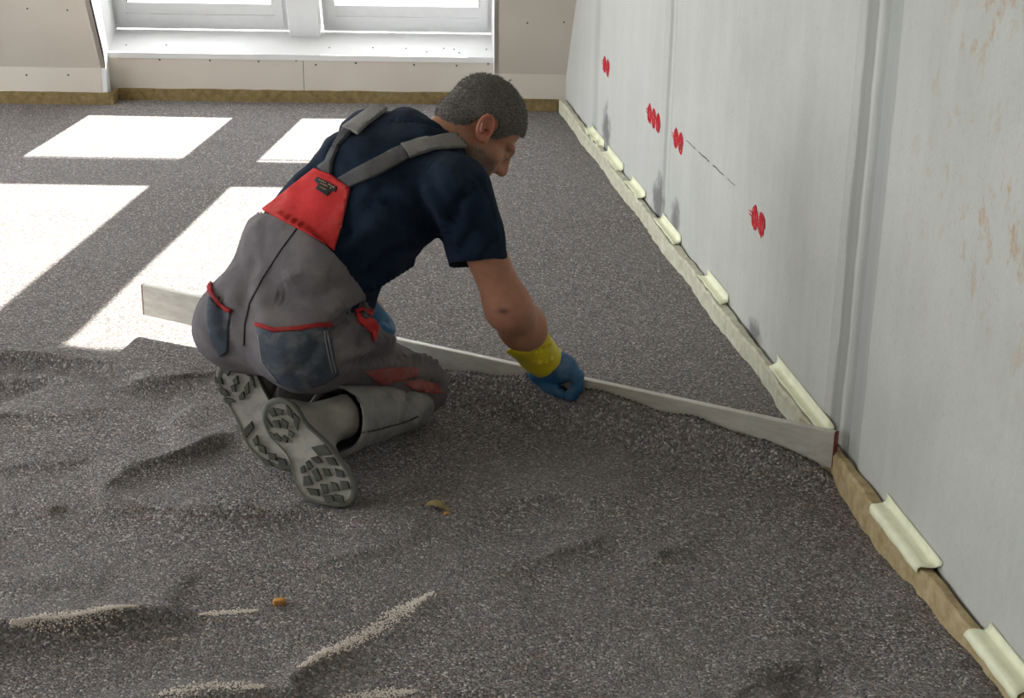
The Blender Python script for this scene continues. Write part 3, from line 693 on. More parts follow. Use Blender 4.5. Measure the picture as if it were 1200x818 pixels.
# hair
g = Grid(hc-.16, hc+.16, .0032)
g.add(ell(hd(0, -.013, .029), (.0765, .098, .082), HM), .01)
g.add(ell(hd(0, -.058, -.030), (.054, .050, .050), HM), .02)
hy = np.array([-.12, -.07, -.046, -.034, -.006, .006, .014, .028, .045, .065, .09]); hz_ = np.array([-.075, -.070, -.045, .018, .030, .020, -.014, .000, .036, .048, .056])
def hairline(P):
    p = [P[i]-np.float32(hc[i]) for i in range(3)]; y = p[0]*hf[0]+p[1]*hf[1]+p[2]*hf[2]; z = p[0]*hu[0]+p[1]*hu[1]+p[2]*hu[2]
    return (np.interp(y, hy, hz_)-z).astype(np.float32)*.7
g.clip(hairline); V, Qd = g.mesh(2)
N = normals(V, Qd); V = V+N*(.0022*vnoise(V[:, 0]*1+V[:, 2], V[:, 1], 260, 9))[:, None]
n0 = len(V); pick = RNG.integers(0, n0, 9000); flow = nz(hf*.5-hu*.3)
SV = []; SQ = []
Lh = (V-hc)@np.array(HM).T
for i in pick:
    nn = N[i]; fdir = nz((hf*.55 if Lh[i, 2] > .05 else hf*.15-hu*.75)+RNG.normal(size=3)*.35); fdir = nz(fdir-nn*(fdir@nn)+nn*.75)
    side = nz(np.cross(fdir, nn+RNG.normal(size=3)*.5))*.0006; ln = RNG.uniform(.005, .009); b_ = V[i]-nn*.001; k = n0+len(SV)
    SV += [b_-side, b_+side, b_+fdir*ln+side*.4, b_+fdir*ln-side*.4]; SQ.append((k, k+1, k+2, k+3))
hair = fast_mesh('hair', np.vstack([V, SV]), np.vstack([Qd, SQ]), M['hair'], person); hair['label'] = 'short cropped greying hair'

# t-shirt
g = Grid(ALL_LO, ALL_HI, .005); torso(g, 0)
arm = nz(elbR-shR); slE = at(562, 310, float((shR+arm*.17)[1]))
sld = nz(slE-shR)
sg2 = cone(shR-arm*.02, slE+sld*.06, .070, .069)
pl = plane(slE, nz(-cU+.085*cR-.05*cF))
def sleeveR(P): return np.maximum(sg2[0](P), pl(P))
g.add((sleeveR, sg2[1], sg2[2]), .03)
armL = nz(elbL-shL); g.add(cone(shL, shL+armL*.16, .07, .07), .03)
# open sleeve end and neck hole
g.cut(cone(slE-sld*.03, slE+sld*.05, .052, .062), .003)
g.clip(plane(c7+hu*.022+hf*.0, nz(hu*.9-hf*.15)), c7-.13, c7+.2)
g.clip(plane(pel+(waist-pel)*.2, nz(pel-waist)))
V, Qd = g.mesh(2); shirt = Surf(V, Qd)
shirt.ripple(.008, 14, 21); shirt.ripple(.004, 34, 22)
for pts, amp, w in [([(520,282),(500,262),(470,240),(440,232)], -.010, .016), ([(525,275),(515,245),(495,215)], .009, .016), ([(528,262),(540,235),(560,215)], -.008, .014),
                    ([(400,300),(430,270),(455,262)], .007, .018), ([(420,330),(455,300),(490,285)], -.008, .015), ([(430,340),(470,315),(500,295)], .008, .014), ([(470,165),(500,160),(540,180)], -.006, .012),
                    ([(455,180),(500,190),(540,205)], .005, .02), ([(345,215),(375,190),(400,160)], -.007, .018), ([(535,300),(552,275),(580,262)], -.006, .012), ([(560,300),(575,280),(590,272)], .005, .012),
                    ([(425,250),(450,215),(490,200)], -.006, .02), ([(545,195),(560,210),(575,235),(580,265)], -.003, .006), ([(455,140),(490,140),(525,152)], -.006, .010), ([(405,260),(415,300),(410,325)], -.007, .014)]:
    shirt.fold(pts, amp, w)
tshirt = shirt.obj('t_shirt', M['shirt'], person); tshirt['label'] = 'navy blue short-sleeved t-shirt'

# dungarees
g = Grid(ALL_LO, ALL_HI, .005); torso(g, .014)
bk = waist-0*pff
tn = nz(waist-pel)
fwdT = nz(np.cross(nz(chest-waist), srr))
q0, q1, q2 = (shirt.hit(*p)[0] for p in ((302, 249), (391, 298), (424, 341))); qn = nz(np.cross(q1-q0, q2-q0)); qn = qn if qn@(chest-waist) > 0 else -qn
g.clip(plane((q0+q1+q2)/3, qn))
pfu = np.array([0, 0, 1.])
g.add(ell(hipR-pff*.05+[0, 0, .012], (.118, .118, .105)), .05); g.add(ell(hipL-pff*.04+[0, 0, .02], (.120, .120, .110)), .05)
g.add(cone(hipR+[0, 0, .015], kneeR+[0, 0, .0], .105, .068), .03); g.add(cone(hipL+[0, 0, .015], kneeL, .105, .07), .03)
g.add(ell(kneeR+pff*.01, (.074, .074, .07)), .02)
V, Qd = g.mesh(2); dung = Surf(V, Qd)
dung.ripple(.009, 11, 31); dung.ripple(.004, 30, 32)
for pts, amp, w in [([(440,352),(420,362),(398,378),(380,392)], -.014, .016), ([(455,372),(440,385),(420,398)], -.012, .014), ([(470,395),(445,402),(420,412),(395,420)], .010, .014), ([(480,415),(450,420),(410,428)], -.010, .012),
                    ([(515,430),(495,420),(470,418)], .010, .012), ([(432,385),(420,405),(415,420)], -.010, .008), ([(405,330),(380,345),(350,350),(320,348)], -.007, .018), ([(300,300),(290,330),(285,360)], -.004, .02), ([(330,330),(355,318),(390,322)], .006, .016),
                    ([(255,345),(262,370),(266,400)], -.006, .012), ([(375,400),(360,425),(340,440)], -.006, .014), ([(385,372),(400,360),(430,350)], .008, .012), ([(520,455),(500,445),(480,447)], -.008, .010)]:
    dung.fold(pts, amp, w)
overalls = dung.obj('dungarees', M['grey'], person); overalls['label'] = 'grey work dungarees with red back yoke'
# lower trouser legs (open cuffs), cut wide
def lower_leg(knee, cuff, rk, rc, nm):
    ax = nz(cuff-knee); lo, hi = bb([knee, cuff], .15); g = Grid(lo, hi, .004)
    g.add(cone(knee, cuff+ax*.03, rk, rc+.006), .01); g.cut(cone(knee+(cuff-knee)*.55, cuff+ax*.08, rc-.018, rc), .003)
    g.clip(plane(cuff, nz(ax+cU*.05))); g.clip(plane((0, 0, -.012), (0, 0, -1)))
    V, Qd = g.mesh(2); S = Surf(V, Qd); S.ripple(.005, 16, 41); S.ripple(.003, 40, 43); return S
legR = lower_leg(fl(480, 474, .062), cuffR, .060, .078, 'R')
for pts, amp, w in [([(480,455),(478,480),(470,505)], -.007, .009), ([(508,468),(495,478),(482,500)], .008, .010), ([(400,465),(430,470),(470,462)], -.005, .010), ([(408,512),(450,500),(488,486)], -.003, .004)]: legR.fold(pts, amp, w)
o = legR.obj('trouser_leg', M['shin'], overalls); o['label'] = 'dusty lower trouser leg with open cuff'
legL = lower_leg(kneeL+[0, 0, -.012], cuffL, .070, .078, 'L'); legL.obj('trouser_leg', M['shin'], overalls)
# appliques on the dungarees
class Both(Surf):
    def __init__(s, A): s.A = A
    def hit(s, x, y): return s.cast(x, y) or s.A[0].hit(x, y)
    def cast(s, x, y):
        d = nz(ray(x, y)); best = None
        for a in s.A:
            p, n, _, dist = a.bvh().ray_cast(Vector(cC), Vector(d))
            if p is not None and (best is None or dist < best[2]): best = (np.array(p), np.array(n), dist)
        if best is None: return None
        n = best[1]; n = -n if n@d > 0 else n
        return best[0], n
for S in (shirt, dung, legR): S.b = None
up = Both([dung, shirt]); low = Both([dung, legR])
o = applique('back_yoke', [(371,200),(393,208),(411,221),(403,256),(392,294),(372,281),(348,268),(330,259),(310,248),(340,224)], up, M['red'], overalls, .006, .004); o['label'] = 'bright red back yoke'
applique('yoke_hem', strip([(373,203),(392,211),(409,223)], 4), up, M['red'], overalls, .010, .003, 3)
lb = applique('label', [(375,210),(398,222),(396,228),(391,226.5),(386,232),(373,224),(377,219),(372,215)], up, M['tagblack'], overalls, .0105, .0015, 2.5); lb['label'] = 'black woven label with gold lettering'
for (x0, y0), (x1, y1), wv in (((377.5,213.5),(395,223.5),2.0), ((379,218),(391,224.5),1.6), ((378,222),(388,227.5),1.4)):
    nL = int(math.hypot(x1-x0, y1-y0)/2.2)
    for k in range(nL):
        if k % 5 == 4: continue
        a = np.array([x0, y0])+(np.array([x1, y1])-[x0, y0])*(k+.1)/nL; b = np.array([x0, y0])+(np.array([x1, y1])-[x0, y0])*(k+.75)/nL
        applique('lettering', strip([a, b], wv*(.6+.4*((k*7) % 3)/2)), up, M['gold'], lb, .0122, .0006, 3)
applique('strap', [(374,198),(388,209),(391,190),(398,172),(420,147),(454,130),(438,127),(402,153),(388,177),(384,190)], up, M['strap'], overalls, .006, .003)
o = applique('strap_end', [(402,153),(420,160),(430,150),(455,131),(438,127)], up, M['straplight'], overalls, .0085, .003); o['label'] = 'lighter grey strap end'
applique('strap', [(398,210),(411,220),(440,208),(479,187),(472,172),(435,190)], up, M['strap'], overalls, .006, .003)
o = applique('strap_end', [(470,172),(480,187),(510,177),(552,174),(536,158),(505,163)], up, M['straplight'], overalls, .008, .003); o['label'] = 'lighter grey strap end'
# pockets with red piping
p1 = applique('pocket', [(301,381),(325,388),(350,386),(386,379),(390,408),(396,438),(380,449),(352,457),(325,447),(308,425),(303,400)], dung, M['pocket'], overalls, .002, .003)
applique('piping', strip([(301,380),(322,388),(350,386),(387,379)], 5.0), dung, M['piping'], p1, .005, .003, 3)
for q in ([(304,392),(309,424),(326,445)], [(383,388),(387,412),(392,436)], [(379,388),(383,412),(388,436)]): applique('stitching', strip(q, 1.3), dung, M['stitch'], p1, .005, .001, 4)
p2 = applique('pocket', [(246,348),(256,362),(271,365),(268,385),(268,412),(258,418),(247,395),(243,370)], dung, M['pocket'], overalls, .002, .003)
applique('piping', strip([(247,330),(248,344),(256,357),(272,365)], 4.5), dung, M['piping'], p2, .005, .003, 3)
applique('back_seam', strip([(348,268),(330,292),(308,326),(293,355),(287,380),(286,405)], 1.0), up, M['seam'], overalls, .0015, .001, 4)
applique('side_vent_trim', strip([(416,366),(424,363),(432,367),(438,360)], 4), low, M['red'], overalls, .004, .003, 3)
applique('side_vent_lining', [(416,367),(428,372),(438,374),(443,384),(441,396),(437,402),(434,390),(426,383),(419,378)], low, M['red'], overalls, .003, .003, 3)
applique('side_button', [(424,366),(428,369),(427,375),(422,372)], low, M['strap'], overalls, .008, .003, 2)
applique('knee_patch', [(428,436),(446,432),(470,430),(491,432),(488,441),(468,446),(446,451)], low, M['redworn'], overalls, .002, .003)
applique('knee_patch', [(471,448),(490,445),(512,450),(519,462),(500,460),(482,456)], low, M['redworn'], overalls, .002, .003)
applique('cuff_seam', strip([(410,510),(440,504),(470,496),(490,488)], 1.4), low, M['seam'], overalls, .0015, .001, 4)

# boots
vdir = nz(cC-at(350, 520, 3.25))
def boot(outline, lugs, heel_px, toe_px, Yh, Yt, top, ank, nm, lab, turn):
    H0 = at(*heel_px, Yh); T0 = at(*toe_px, Yt); ax = nz(T0-H0)
    n = vdir-cR*turn; n = nz(n-ax*(n@ax)); sd = np.cross(ax, n); c0 = (H0+T0)/2
    def on(px, off=0):
        d = ray(*px); p0 = c0+n*off; tt = ((p0-cC)@n)/(d@n); return cC+d*tt
    pts = dense(list(outline)+[outline[0]], 6)[:-1]
    P = np.array([on(p) for p in pts]); 
    for _ in range(2): P = P*.5+.25*(np.roll(P, 1, 0)+np.roll(P, -1, 0))
    cen = P.mean(0); b = empty(nm); b.parent = person; b['label'] = lab
    bm = bmesh.new(); rings = []
    for off, sc in ((-.004, .88), (.0, .90), (.0, .965), (-.004, .995), (-.016, 1.0), (-.030, .985), (-.034, .93)):
        rings.append([bm.verts.new(cen+(p-cen)*sc+n*off) for p in P])
    m = len(P)
    for a, c in zip(rings, rings[1:]):
        for i in range(m): bm.faces.new((a[i], a[(i+1) % m], c[(i+1) % m], c[i]))
    bm.faces.new(rings[0]); bm.faces.new(rings[-1])
    so = bm_obj('sole', bm, M['sole'], b, True)
    for f in so.data.polygons: f.use_smooth = len(f.vertices) == 4
    so.data.materials.append(M['solerim'])
    for f in so.data.polygons:
        if len(f.vertices) == 4 and f.index >= m: f.material_index = 1
    for q in lugs:
        cq = np.mean(q, 0); q = [tuple(cq+(np.array(v)-cq)*1.12) for v in q]
        f0 = [on(v, -.0035) for v in q]; cc = np.mean(f0, 0); f1 = [cc+(v-cc)*.86+n*.0075 for v in f0]
        prism('tread_lug', f1, f0, M['lug'], b)
    # upper: foot body and shaft
    lo, hi = bb([H0, T0, ank, top], .10); g = Grid(lo, hi, .004); Ln = np.linalg.norm(T0-H0)
    g.add(slab(H0-n*.055+ax*.02, H0-n*.055+ax*.13, sd, sd, .040, .043, .040, .045, 2.6), .02)
    g.add(slab(H0-n*.060+ax*.12, T0-n*.050-ax*.035, sd, sd, .042, .046, .046, .036, 2.6), .02)
    g.add(ell(T0-n*.048-ax*.03, (.048, .045, .034), [sd, ax, n]), .02)
    g.add(cone(H0-n*.07+ax*.055, top, .050, .052), .03)
    g.clip(plane(c0-n*.026, n)); g.clip(plane(top, nz(top-ank)))
    V, Qd = g.mesh(2); S = Surf(V, Qd); S.ripple(.003, 22, 51); S.ripple(.0015, 60, 52); S.obj('upper', M['boot'], b); return b
cr = lambda L: [[(240+.2445*x, 400+.2445*y) for x, y in q] for q in L]
outR = [(318,464),(308,470),(305,478),(305.5,493),(313,510),(330,527),(340,539),(341.5,556),(347.6,576),(357,588),(380,593),(400,596),(413,592),(418.5,581),(416,566),(406,549),(391.6,529.6),(377,512.5),(360,499),(353,490),(347.6,476),(335,466)]
lugR = cr([[(300,330),(330,318),(345,355),(325,360)],[(345,320),(375,330),(372,352),(350,350)],[(393,305),(415,330),(425,370),(400,350)],[(428,345),(455,370),(445,425),(430,395)],[(330,380),(355,378),(365,415),(340,410)],[(370,370),(400,390),(395,420),(375,412)],[(285,375),(300,372),(325,410),(300,405)],[(345,440),(375,470),(360,480),(335,465)],[(380,450),(400,465),(395,485),(372,475)],[(405,425),(430,440),(420,460),(402,450)],[(310,435),(335,445),(345,470),(315,460)],
 [(515,510),(575,495),(610,540),(545,545)],[(580,560),(615,555),(640,595),(600,590)],[(510,560),(540,550),(568,580),(540,585)],[(485,580),(500,570),(520,600),(500,615)],[(460,605),(475,595),(485,625),(465,630)],[(565,610),(595,612),(610,645),(580,645)],[(625,610),(660,620),(670,650),(635,648)],[(515,625),(540,610),(562,660),(535,670)],[(475,650),(500,645),(518,685),(475,690)],[(555,685),(585,685),(595,725),(570,730)],[(605,675),(630,680),(648,715),(615,715)],[(650,670),(685,672),(695,705),(660,708)],[(490,705),(545,710),(550,740),(510,735)],[(570,742),(610,738),(622,765),(580,768)],[(625,735),(660,740),(670,775),(640,775)]])
outL = [(277,416),(263,420),(253.5,429),(251,441.6),(256,456),(267,476),(277,493),(284,512.5),(292.6,529.6),(311,544),(333,553),(348,552),(354,540),(347,522),(334,500),(322,480),(313,462),(306,450),(301,438),(296,427),(289,419.6)]
lugL = cr([[(95,150),(110,115),(125,140),(112,165)],[(145,120),(170,110),(175,150),(150,145)],[(185,120),(200,110),(210,165),(190,150)],[(135,185),(155,165),(165,200),(145,210)],[(125,215),(145,205),(150,240),(135,240)],[(190,220),(210,195),(215,245),(200,255)],[(165,260),(185,240),(195,270),(170,280)],[(50,170),(80,175),(90,205),(55,200)],[(70,220),(105,235),(120,262),(80,255)],[(90,270),(130,275),(150,290),(105,295)],[(215,150),(235,180),(240,220),(222,190)],
 [(190,420),(225,385),(235,415),(200,460)],[(230,470),(250,450),(260,485),(245,500)],[(255,495),(290,505),(295,540),(265,530)],[(305,535),(340,540),(345,570),(312,565)],[(270,560),(310,570),(330,600),(290,590)],[(350,560),(385,565),(395,595),(360,595)]])
bRt = boot(outR, lugR, (322,483), (388,578), 3.235, 3.165, cuffR+nz(kneeR-cuffR)*.05, at(355, 500, 3.26), 'boot', 'dusty work boot, its whole tread showing', .30)
bLt = boot(outL, lugL, (268,436), (325,535), 3.42, 3.345, cuffL+nz(kneeL-cuffL)*.03, at(300, 450, 3.46), 'boot', 'dusty work boot, forefoot behind the other boot', .30)

# gloves
def surf_obj(g, name, mat, parent, sm_=1, rip=0.0):
    V, Qd = g.mesh(sm_); S = Surf(V, Qd)
    if rip: S.ripple(rip, 30, 61)
    return S, S.obj(name, mat, parent)
gl_ = empty('glove'); gl_.parent = person; gl_['label'] = 'blue rubber glove with yellow cuff gripping the board'
def bp(u, off, z): p = bL+(bR-bL)*u; return np.array([p[0]+bnor[0]*off, p[1]+bnor[1]*off, p[2]+z])
fo = .012
g = Grid(wriR-[.16, .2, .22], wriR+[.26, .22, .12], .003)
kn = bp(bu(671, 432), .004, BH+.012); kn0 = bp(bu(645, 428), .0, BH+.026); palm_u = nz(kn-wriR); c1h = at(641, 426, float(wriR[1]+.012))
g.add(cone(c1h, c1h+(kn-c1h)*.4, .036, .036), .015)
g.add(cone(c1h, kn-palm_u*.02, .036, .032), .02); g.add(cone(c1h, kn0, .034, .028), .02)
def chain(P, R_, k=.006):
    for a, b, ra, rb in zip(P, P[1:], R_, R_[1:]): g.add(cone(a, b, ra, rb), k)
us = bu(672, 440)
# index finger: over the top edge and down the front face; others close on the far side; thumb flat on the front face
chain([kn-palm_u*.01, bp(bu(679, 436), .010, BH+.010), bp(bu(681, 446), .022, BH-.012), bp(bu(676, 453), .024, BH-.034), bp(bu(671, 456), .020, BH-.044)], [.024, .0175, .0155, .0145, .012])
for k, x in enumerate((668, 656, 645)):
    chain([kn+(kn0-kn)*(.25+.32*k), bp(bu(x, 432), -.020, BH+.016), bp(bu(x, 440), -.034, BH-.018), bp(bu(x-2, 440), -.030, BH-.045)], [.017, .0145, .0125, .0105])
chain([c1h-cU*.012, bp(bu(636, 443), .026, BH-.002), bp(bu(648, 450), .028, BH-.022), bp(bu(662, 455), .024, BH-.038)], [.026, .022, .0175, .013], .008)
g.add(ell(bp(bu(655, 434), .010, BH+.012), (.040, .032, .026)), .015)
S, o = surf_obj(g, 'hand', M['blue'], gl_, 1, .002)
g = Grid(wriR-.16, wriR+.16, .003); c0_ = at(616, 397, float((elbR+(wriR-elbR)*.62)[1])); c1_ = at(643, 428, float(wriR[1]+.015)); fa = nz(c1_-c0_)
g.add(cone(c0_-fa*.03, c1_+fa*.02, .056, .041), .008); g.cut(cone(c0_-fa*.08, c0_+fa*.02, .050, .044), .003)
g.clip(plane(c0_, nz(-cR*.50+cU*.80))); g.clip(plane(c1_, nz(cR*.62-cU*.78+cF*.3)))
g.add(ell(at(651, 414, float(c1_[1])), (.016, .016, .014)), .012)
V, Qd = g.mesh(1); S = Surf(V, Qd); S.ripple(.004, 24, 71)
for pts, amp, w in [([(614,410),(630,412),(648,405)], -.004, .007), ([(625,425),(640,425),(652,418)], .004, .006), ([(640,390),(645,402),(650,410)], .004, .006)]: S.fold(pts, amp, w)
o = S.obj('cuff', M['yellow'], gl_); o['label'] = 'yellow glove cuff'
gl2 = empty('glove'); gl2.parent = person; gl2['label'] = 'blue rubber glove on the far end of the board'
g = Grid(handL-.16, handL+.16, .003); uL = float(((handL-bL)@(bR-bL))/((bR-bL)@(bR-bL))); fL = nz(handL-elbL)
g.add(cone(handL-fL*.14, handL-fL*.02, .041, .042), .01); g.add(ell(handL, (.045, .045, .032)), .02)
for k in range(4):
    du = (k-1.5)*.0115; chain([handL+bdir*(k-1.5)*.022, bp(uL+du, -.022, BH+.012), bp(uL+du, -.032, BH-.018), bp(uL+du, -.028, BH-.042)], [.017, .0145, .0125, .0105])
chain([handL-bdir*.02, bp(uL-.015, .024, BH-.005), bp(uL+.004, .024, BH-.035)], [.019, .016, .012])
surf_obj(g, 'hand', M['blue'], gl2, 1, .002)
g = Grid(handL-fL*.16-.14, handL-fL*.16+.14, .004); g.add(cone(handL-fL*.20, handL-fL*.12, .05, .044), .008); g.cut(cone(handL-fL*.27, handL-fL*.16, .044, .040), .004); surf_obj(g, 'cuff', M['yellow'], gl2, 1)[1]['label'] = 'yellow glove cuff'

# ------------------------------------------------------------------ straightedge
bd = empty('screed_board', tuple(bL)); tag(bd, 'long aluminium levelling board held upright on edge across the fill', 'board')
prof = [(0, 0), (.018, 0), (.018, BH-.002), (.016, BH), (.002, BH), (0, BH-.002)]
def bpt(u, o, z): p = bL+(bR-bL)*u; return np.array([p[0]-bnor[0]*o, p[1]-bnor[1]*o, p[2]+z])
o = prism('bar', [bpt(0, a, z) for a, z in prof], [bpt(.997, a, z) for a, z in prof], M['alu'], bd); o.matrix_parent_inverse = Matrix.Translation(-Vector(bL))
for u0, u1 in ((.997, 1.0), (-.002, 0.)):
    o = prism('end_cap', [bpt(u0, a, z) for a, z in prof], [bpt(u1, a, z) for a, z in prof], M['cap'], bd); o.matrix_parent_inverse = Matrix.Translation(-Vector(bL)); o['label'] = 'dark red plastic end cap'

# ------------------------------------------------------------------ tape pieces bridging strip and wall
def onwall(x, y):
    d = ray(x, y); tt = WC/(d[0]-WS*d[1]); return cC+d*tt
TAPES = [((693,148),(709,172),1,'crumpled pale masking tape on the edge strip near the far corner'), ((713,176),(731,200),0,'short pale masking tape just after the crumpled piece'), ((741,212),(757,232),0,'short pale masking tape before the dark damp spot'),
         ((776,256),(799,285),0,'pale masking tape at the foot of the narrow wall joint'), ((829,322),(855,352),0,'pale masking tape below the red mark nearest the wide joint'), ((912,428),(977,508),0,'long pale masking tape ending behind the board'),
         ((1040,592),(1102,664),0,'long pale masking tape in front of the board end'), ((1158,742),(1215,812),0,'pale masking tape furthest from the windows')]
for (a, b, cr_, lab) in TAPES:
    Ya, Yb = onwall(*a)[1], onwall(*b)[1]; n = 10; bm = bmesh.new(); rows = []
    for i in range(n+1):
        u = i/n; Y = Ya+(Yb-Ya)*u; c = np.array([wallX(Y), Y, 0]); wob = (.010 if cr_ else .0015)*math.sin(u*19+Y*5)
        cs_ = [(.0015, .080), (.0016, .070), (.0035+wob*.3, .0635), (.010+wob, .0595), (.024+wob*.6, .0600), (.0365, .0590), (.0405, .053), (.0410, .042)]
        if b[0] < 1000: cs_ = [(.0015, .084), (.0016, .072), (.0035+wob*.3, .0635), (.010+wob, .0605), (.017+wob, .0598), (.022, .0602), (.0255, .0600), (.028, .0590)]
        skew = (u-.5)*.02*math.sin(Ya*31)+.006*math.sin(Ya*17)
        row = [c+wnor*o_+np.array([0, 0, z+(wob if k > 1 else 0)])+wdir*(skew*(k-3)/3.5+.002*math.sin(k*2.1+Ya*7)*(i in (0, n))) for k, (o_, z) in enumerate(cs_)]
        rows.append(row)
    V = [p for r in rows for p in r]; k = len(rows[0]); V2 = []
    for r in rows: V2 += [p+np.array([wnor[0]*.0008, wnor[1]*.0008, .0008]) for p in r]
    N0 = len(V); Fc = []
    for i in range(n):
        for j in range(k-1):
            q = (i*k+j, i*k+j+1, (i+1)*k+j+1, (i+1)*k+j); Fc += [q, tuple(N0+x for x in reversed(q))]
    for i in range(n): Fc += [(i*k, (i+1)*k, N0+(i+1)*k, N0+i*k), (i*k+k-1, N0+i*k+k-1, N0+(i+1)*k+k-1, (i+1)*k+k-1)]
    for j in range(k-1): Fc += [(j, N0+j, N0+j+1, j+1), (n*k+j, n*k+j+1, N0+n*k+j+1, N0+n*k+j)]
    o = mesh_obj('tape_strip', V+V2, Fc, M['tape'], None, True); tag(o, lab, 'tape', 'masking tape pieces along the wall')

# ------------------------------------------------------------------ red scribbles on the wall
MARKS = [((710.6,77.3), 1, 'small red paint scribble nearest the far corner'), ((766.4,138.1), 2, 'wide triple red paint scribble left of the narrow joint'), ((795.2,164.3), 3, 'red paint scribble just past the narrow joint'), ((888.8,258.8), 4, 'red paint scribble nearest the wide joint')]
for (px, kind, lab) in MARKS:
    c = onwall(*px); loops = {1: 2, 2: 3, 3: 2, 4: 2}[kind]; V = []; Fc = []; rr = random.Random(kind)
    def ribbon(pts, w, lift):
        k0 = len(V)
        for i, (u, v) in enumerate(pts):
            a = pts[max(i-1, 0)]; b = pts[min(i+1, len(pts)-1)]; d = np.array([b[0]-a[0], b[1]-a[1]]); d = d/max(np.linalg.norm(d), 1e-9); e = np.array([-d[1], d[0]])*w/2
            for s in (1, -1): V.append(c-wdir*(u+s*e[0])+np.array([0, 0, v+s*e[1]])+wnor*lift)
        for i in range(len(pts)-1): Fc.append((k0+2*i, k0+2*i+1, k0+2*i+3, k0+2*i+2))
    sp = .050
    for q in range(loops):
        u0 = (q-(loops-1)/2)*sp*1.3; pts = []
        for i in range(60):
            a = i/59*2*math.pi*(3.2+rr.random()); r = .017+.015*abs(math.sin(a*.31+q)); pts.append((u0+r*math.cos(a), .031*math.sin(a)+.004*rr.uniform(-1, 1)-.002*q))
        ribbon(pts, .0042, .0012+.0002*q)
        for k in range(3): ribbon([(u0-.020+.016*k, -.026), (u0-.010+.016*k, .024)], .005, .0018)
    for k in (0, 1): ribbon([(-loops*sp*.65-.022, .006-.010*k), (loops*sp*.3, .002-.010*k)], .003, .0022)
    o = mesh_obj('paint_mark', V, Fc, M['paint']); md = o.modifiers.new('t', 'SOLIDIFY'); md.thickness = .0006
    tag(o, lab, 'paint mark', 'red paint marks on the concrete wall')
# hairline crack on the wall
t_a, t_b = onwall(804, 164), onwall(862, 218); V = []; n = 14; bm = bmesh.new(); prev = None
for i in range(n+1):
    p = t_a+(t_b-t_a)*i/n+np.array([0, 0, .0012*math.sin(i*2.3)]); w = .0019*(1-abs(2*i/n-1)*.6)
    cur = (bm.verts.new(p+wnor*.0008+[0, 0, w]), bm.verts.new(p+wnor*.0008-[0, 0, w]))
    if prev and i % 4: bm.faces.new((prev[0], prev[1], cur[1], cur[0]))
    prev = cur
o = bm_obj('wall_crack', bm, M['seam'], wr); 

# ------------------------------------------------------------------ debris on the fill
def rest(px): p = fl(*px); return np.array([p[0], p[1], ground(p[0], p[1])])
p = rest((514, 596)); bm = bmesh.new(); n = 10; rows = []
for i in range(n+1):
    u = i/n; x = (u-.5)*.056; wv = .014*math.sin(math.pi*min(1, u*.9+.08))**.7
    rows.append([bm.verts.new(p+np.array([x, .012*(u-.5)*-1+v*wv, .004+.010*abs(v)**1.5*math.sin(math.pi*u)+.004*math.sin(u*5)+(.010*max(0, .35-u))])) for v in (-1, -.5, 0, .5, 1)])
for a, b in zip(rows, rows[1:]):
    for k in range(4): bm.faces.new((a[k], a[k+1], b[k+1], b[k]))
o = bm_obj('dry_leaf', bm, M['dryleaf'], None, True); md = o.modifiers.new('s', 'SOLIDIFY'); md.thickness = .001; tag(o, 'small curled dry leaf lying on the fill', 'leaf')
def chunk(name, px, size, mat, lab, cat, seed, rot=0):
    p = rest(px); bm = bmesh.new(); bmesh.ops.create_cube(bm, size=1); bmesh.ops.subdivide_edges(bm, edges=bm.edges[:], cuts=2, use_grid_fill=True); rr = random.Random(seed)
    for v in bm.verts:
        c = v.co.copy(); v.co = Vector([c[i]*size[i]*rr.uniform(.85, 1.1) for i in range(3)])
    bmesh.ops.rotate(bm, verts=bm.verts, matrix=Matrix.Rotation(rot, 3, 'Z')); zmin = min(v.co.z for v in bm.verts); bmesh.ops.translate(bm, verts=bm.verts, vec=Vector(p)-Vector((0, 0, zmin+.002)))
    o = bm_obj(name, bm, mat, None, True); tag(o, lab, cat); return o
chunk('wood_chip', (327, 698), (.024, .014, .012), M['chip'], 'orange-brown wood chip on the rippled fill', 'wood chip', 1, .2)
chunk('pebble', (523, 600), (.010, .007, .006), M['chip'], 'tiny orange pebble beside the curled dry leaf', 'pebble', 2, .5)

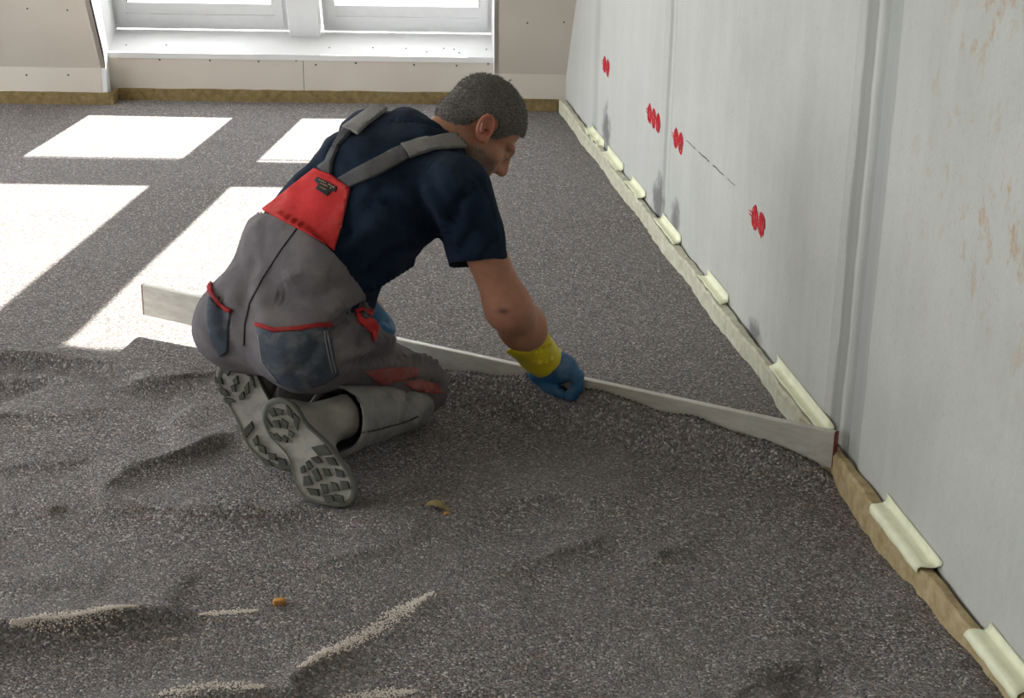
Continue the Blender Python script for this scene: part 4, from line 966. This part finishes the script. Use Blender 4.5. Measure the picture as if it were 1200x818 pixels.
# slivers of sunlight on the ripples, painted as scattered pale grains
def painted_sun(line, w, n, lab, seed):
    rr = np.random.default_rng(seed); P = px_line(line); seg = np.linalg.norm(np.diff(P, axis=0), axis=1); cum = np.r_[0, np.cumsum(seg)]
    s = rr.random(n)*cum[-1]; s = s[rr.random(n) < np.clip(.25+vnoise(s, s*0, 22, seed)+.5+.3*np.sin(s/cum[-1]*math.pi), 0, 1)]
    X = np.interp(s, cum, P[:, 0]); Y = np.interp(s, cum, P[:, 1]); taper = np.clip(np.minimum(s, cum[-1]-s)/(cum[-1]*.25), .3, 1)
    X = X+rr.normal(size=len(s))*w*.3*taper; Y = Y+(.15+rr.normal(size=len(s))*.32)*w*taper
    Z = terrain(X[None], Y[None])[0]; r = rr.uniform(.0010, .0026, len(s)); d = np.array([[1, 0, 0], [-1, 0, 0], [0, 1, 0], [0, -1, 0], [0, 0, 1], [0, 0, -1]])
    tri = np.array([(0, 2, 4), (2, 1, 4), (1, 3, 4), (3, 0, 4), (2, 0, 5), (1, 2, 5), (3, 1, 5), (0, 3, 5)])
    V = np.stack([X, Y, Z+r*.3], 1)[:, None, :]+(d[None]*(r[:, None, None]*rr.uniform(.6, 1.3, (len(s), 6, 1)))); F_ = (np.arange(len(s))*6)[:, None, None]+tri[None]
    o = fast_mesh('painted_sun_streak', V.reshape(-1, 3), F_.reshape(-1, 3), M['painted_sun'], None, False); tag(o, lab, 'painted_sun', None, 'stuff')
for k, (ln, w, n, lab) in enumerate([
    ([(15, 743), (85, 735), (162, 719)], .030, 1700, 'long painted streak of sunlight in pale grains on a ripple crest'), ([(233, 712), (302, 707)], .018, 450, 'short thin painted streak of sunlight in pale grains beside the wood chip'),
    ([(352, 780), (400, 752), (440, 730), (470, 708), (506, 688)], .036, 1900, 'slanting painted streak of sunlight in pale grains below the curled leaf'), ([(180, 818), (250, 810), (310, 808)], .045, 800, 'broad faint painted patch of sunlight in pale grains'),
    ([(380, 812), (430, 807), (485, 801)], .036, 700, 'faint painted streak of sunlight in pale grains at the foot of the slanting one')]): painted_sun(ln, w, n, lab, 90+k)
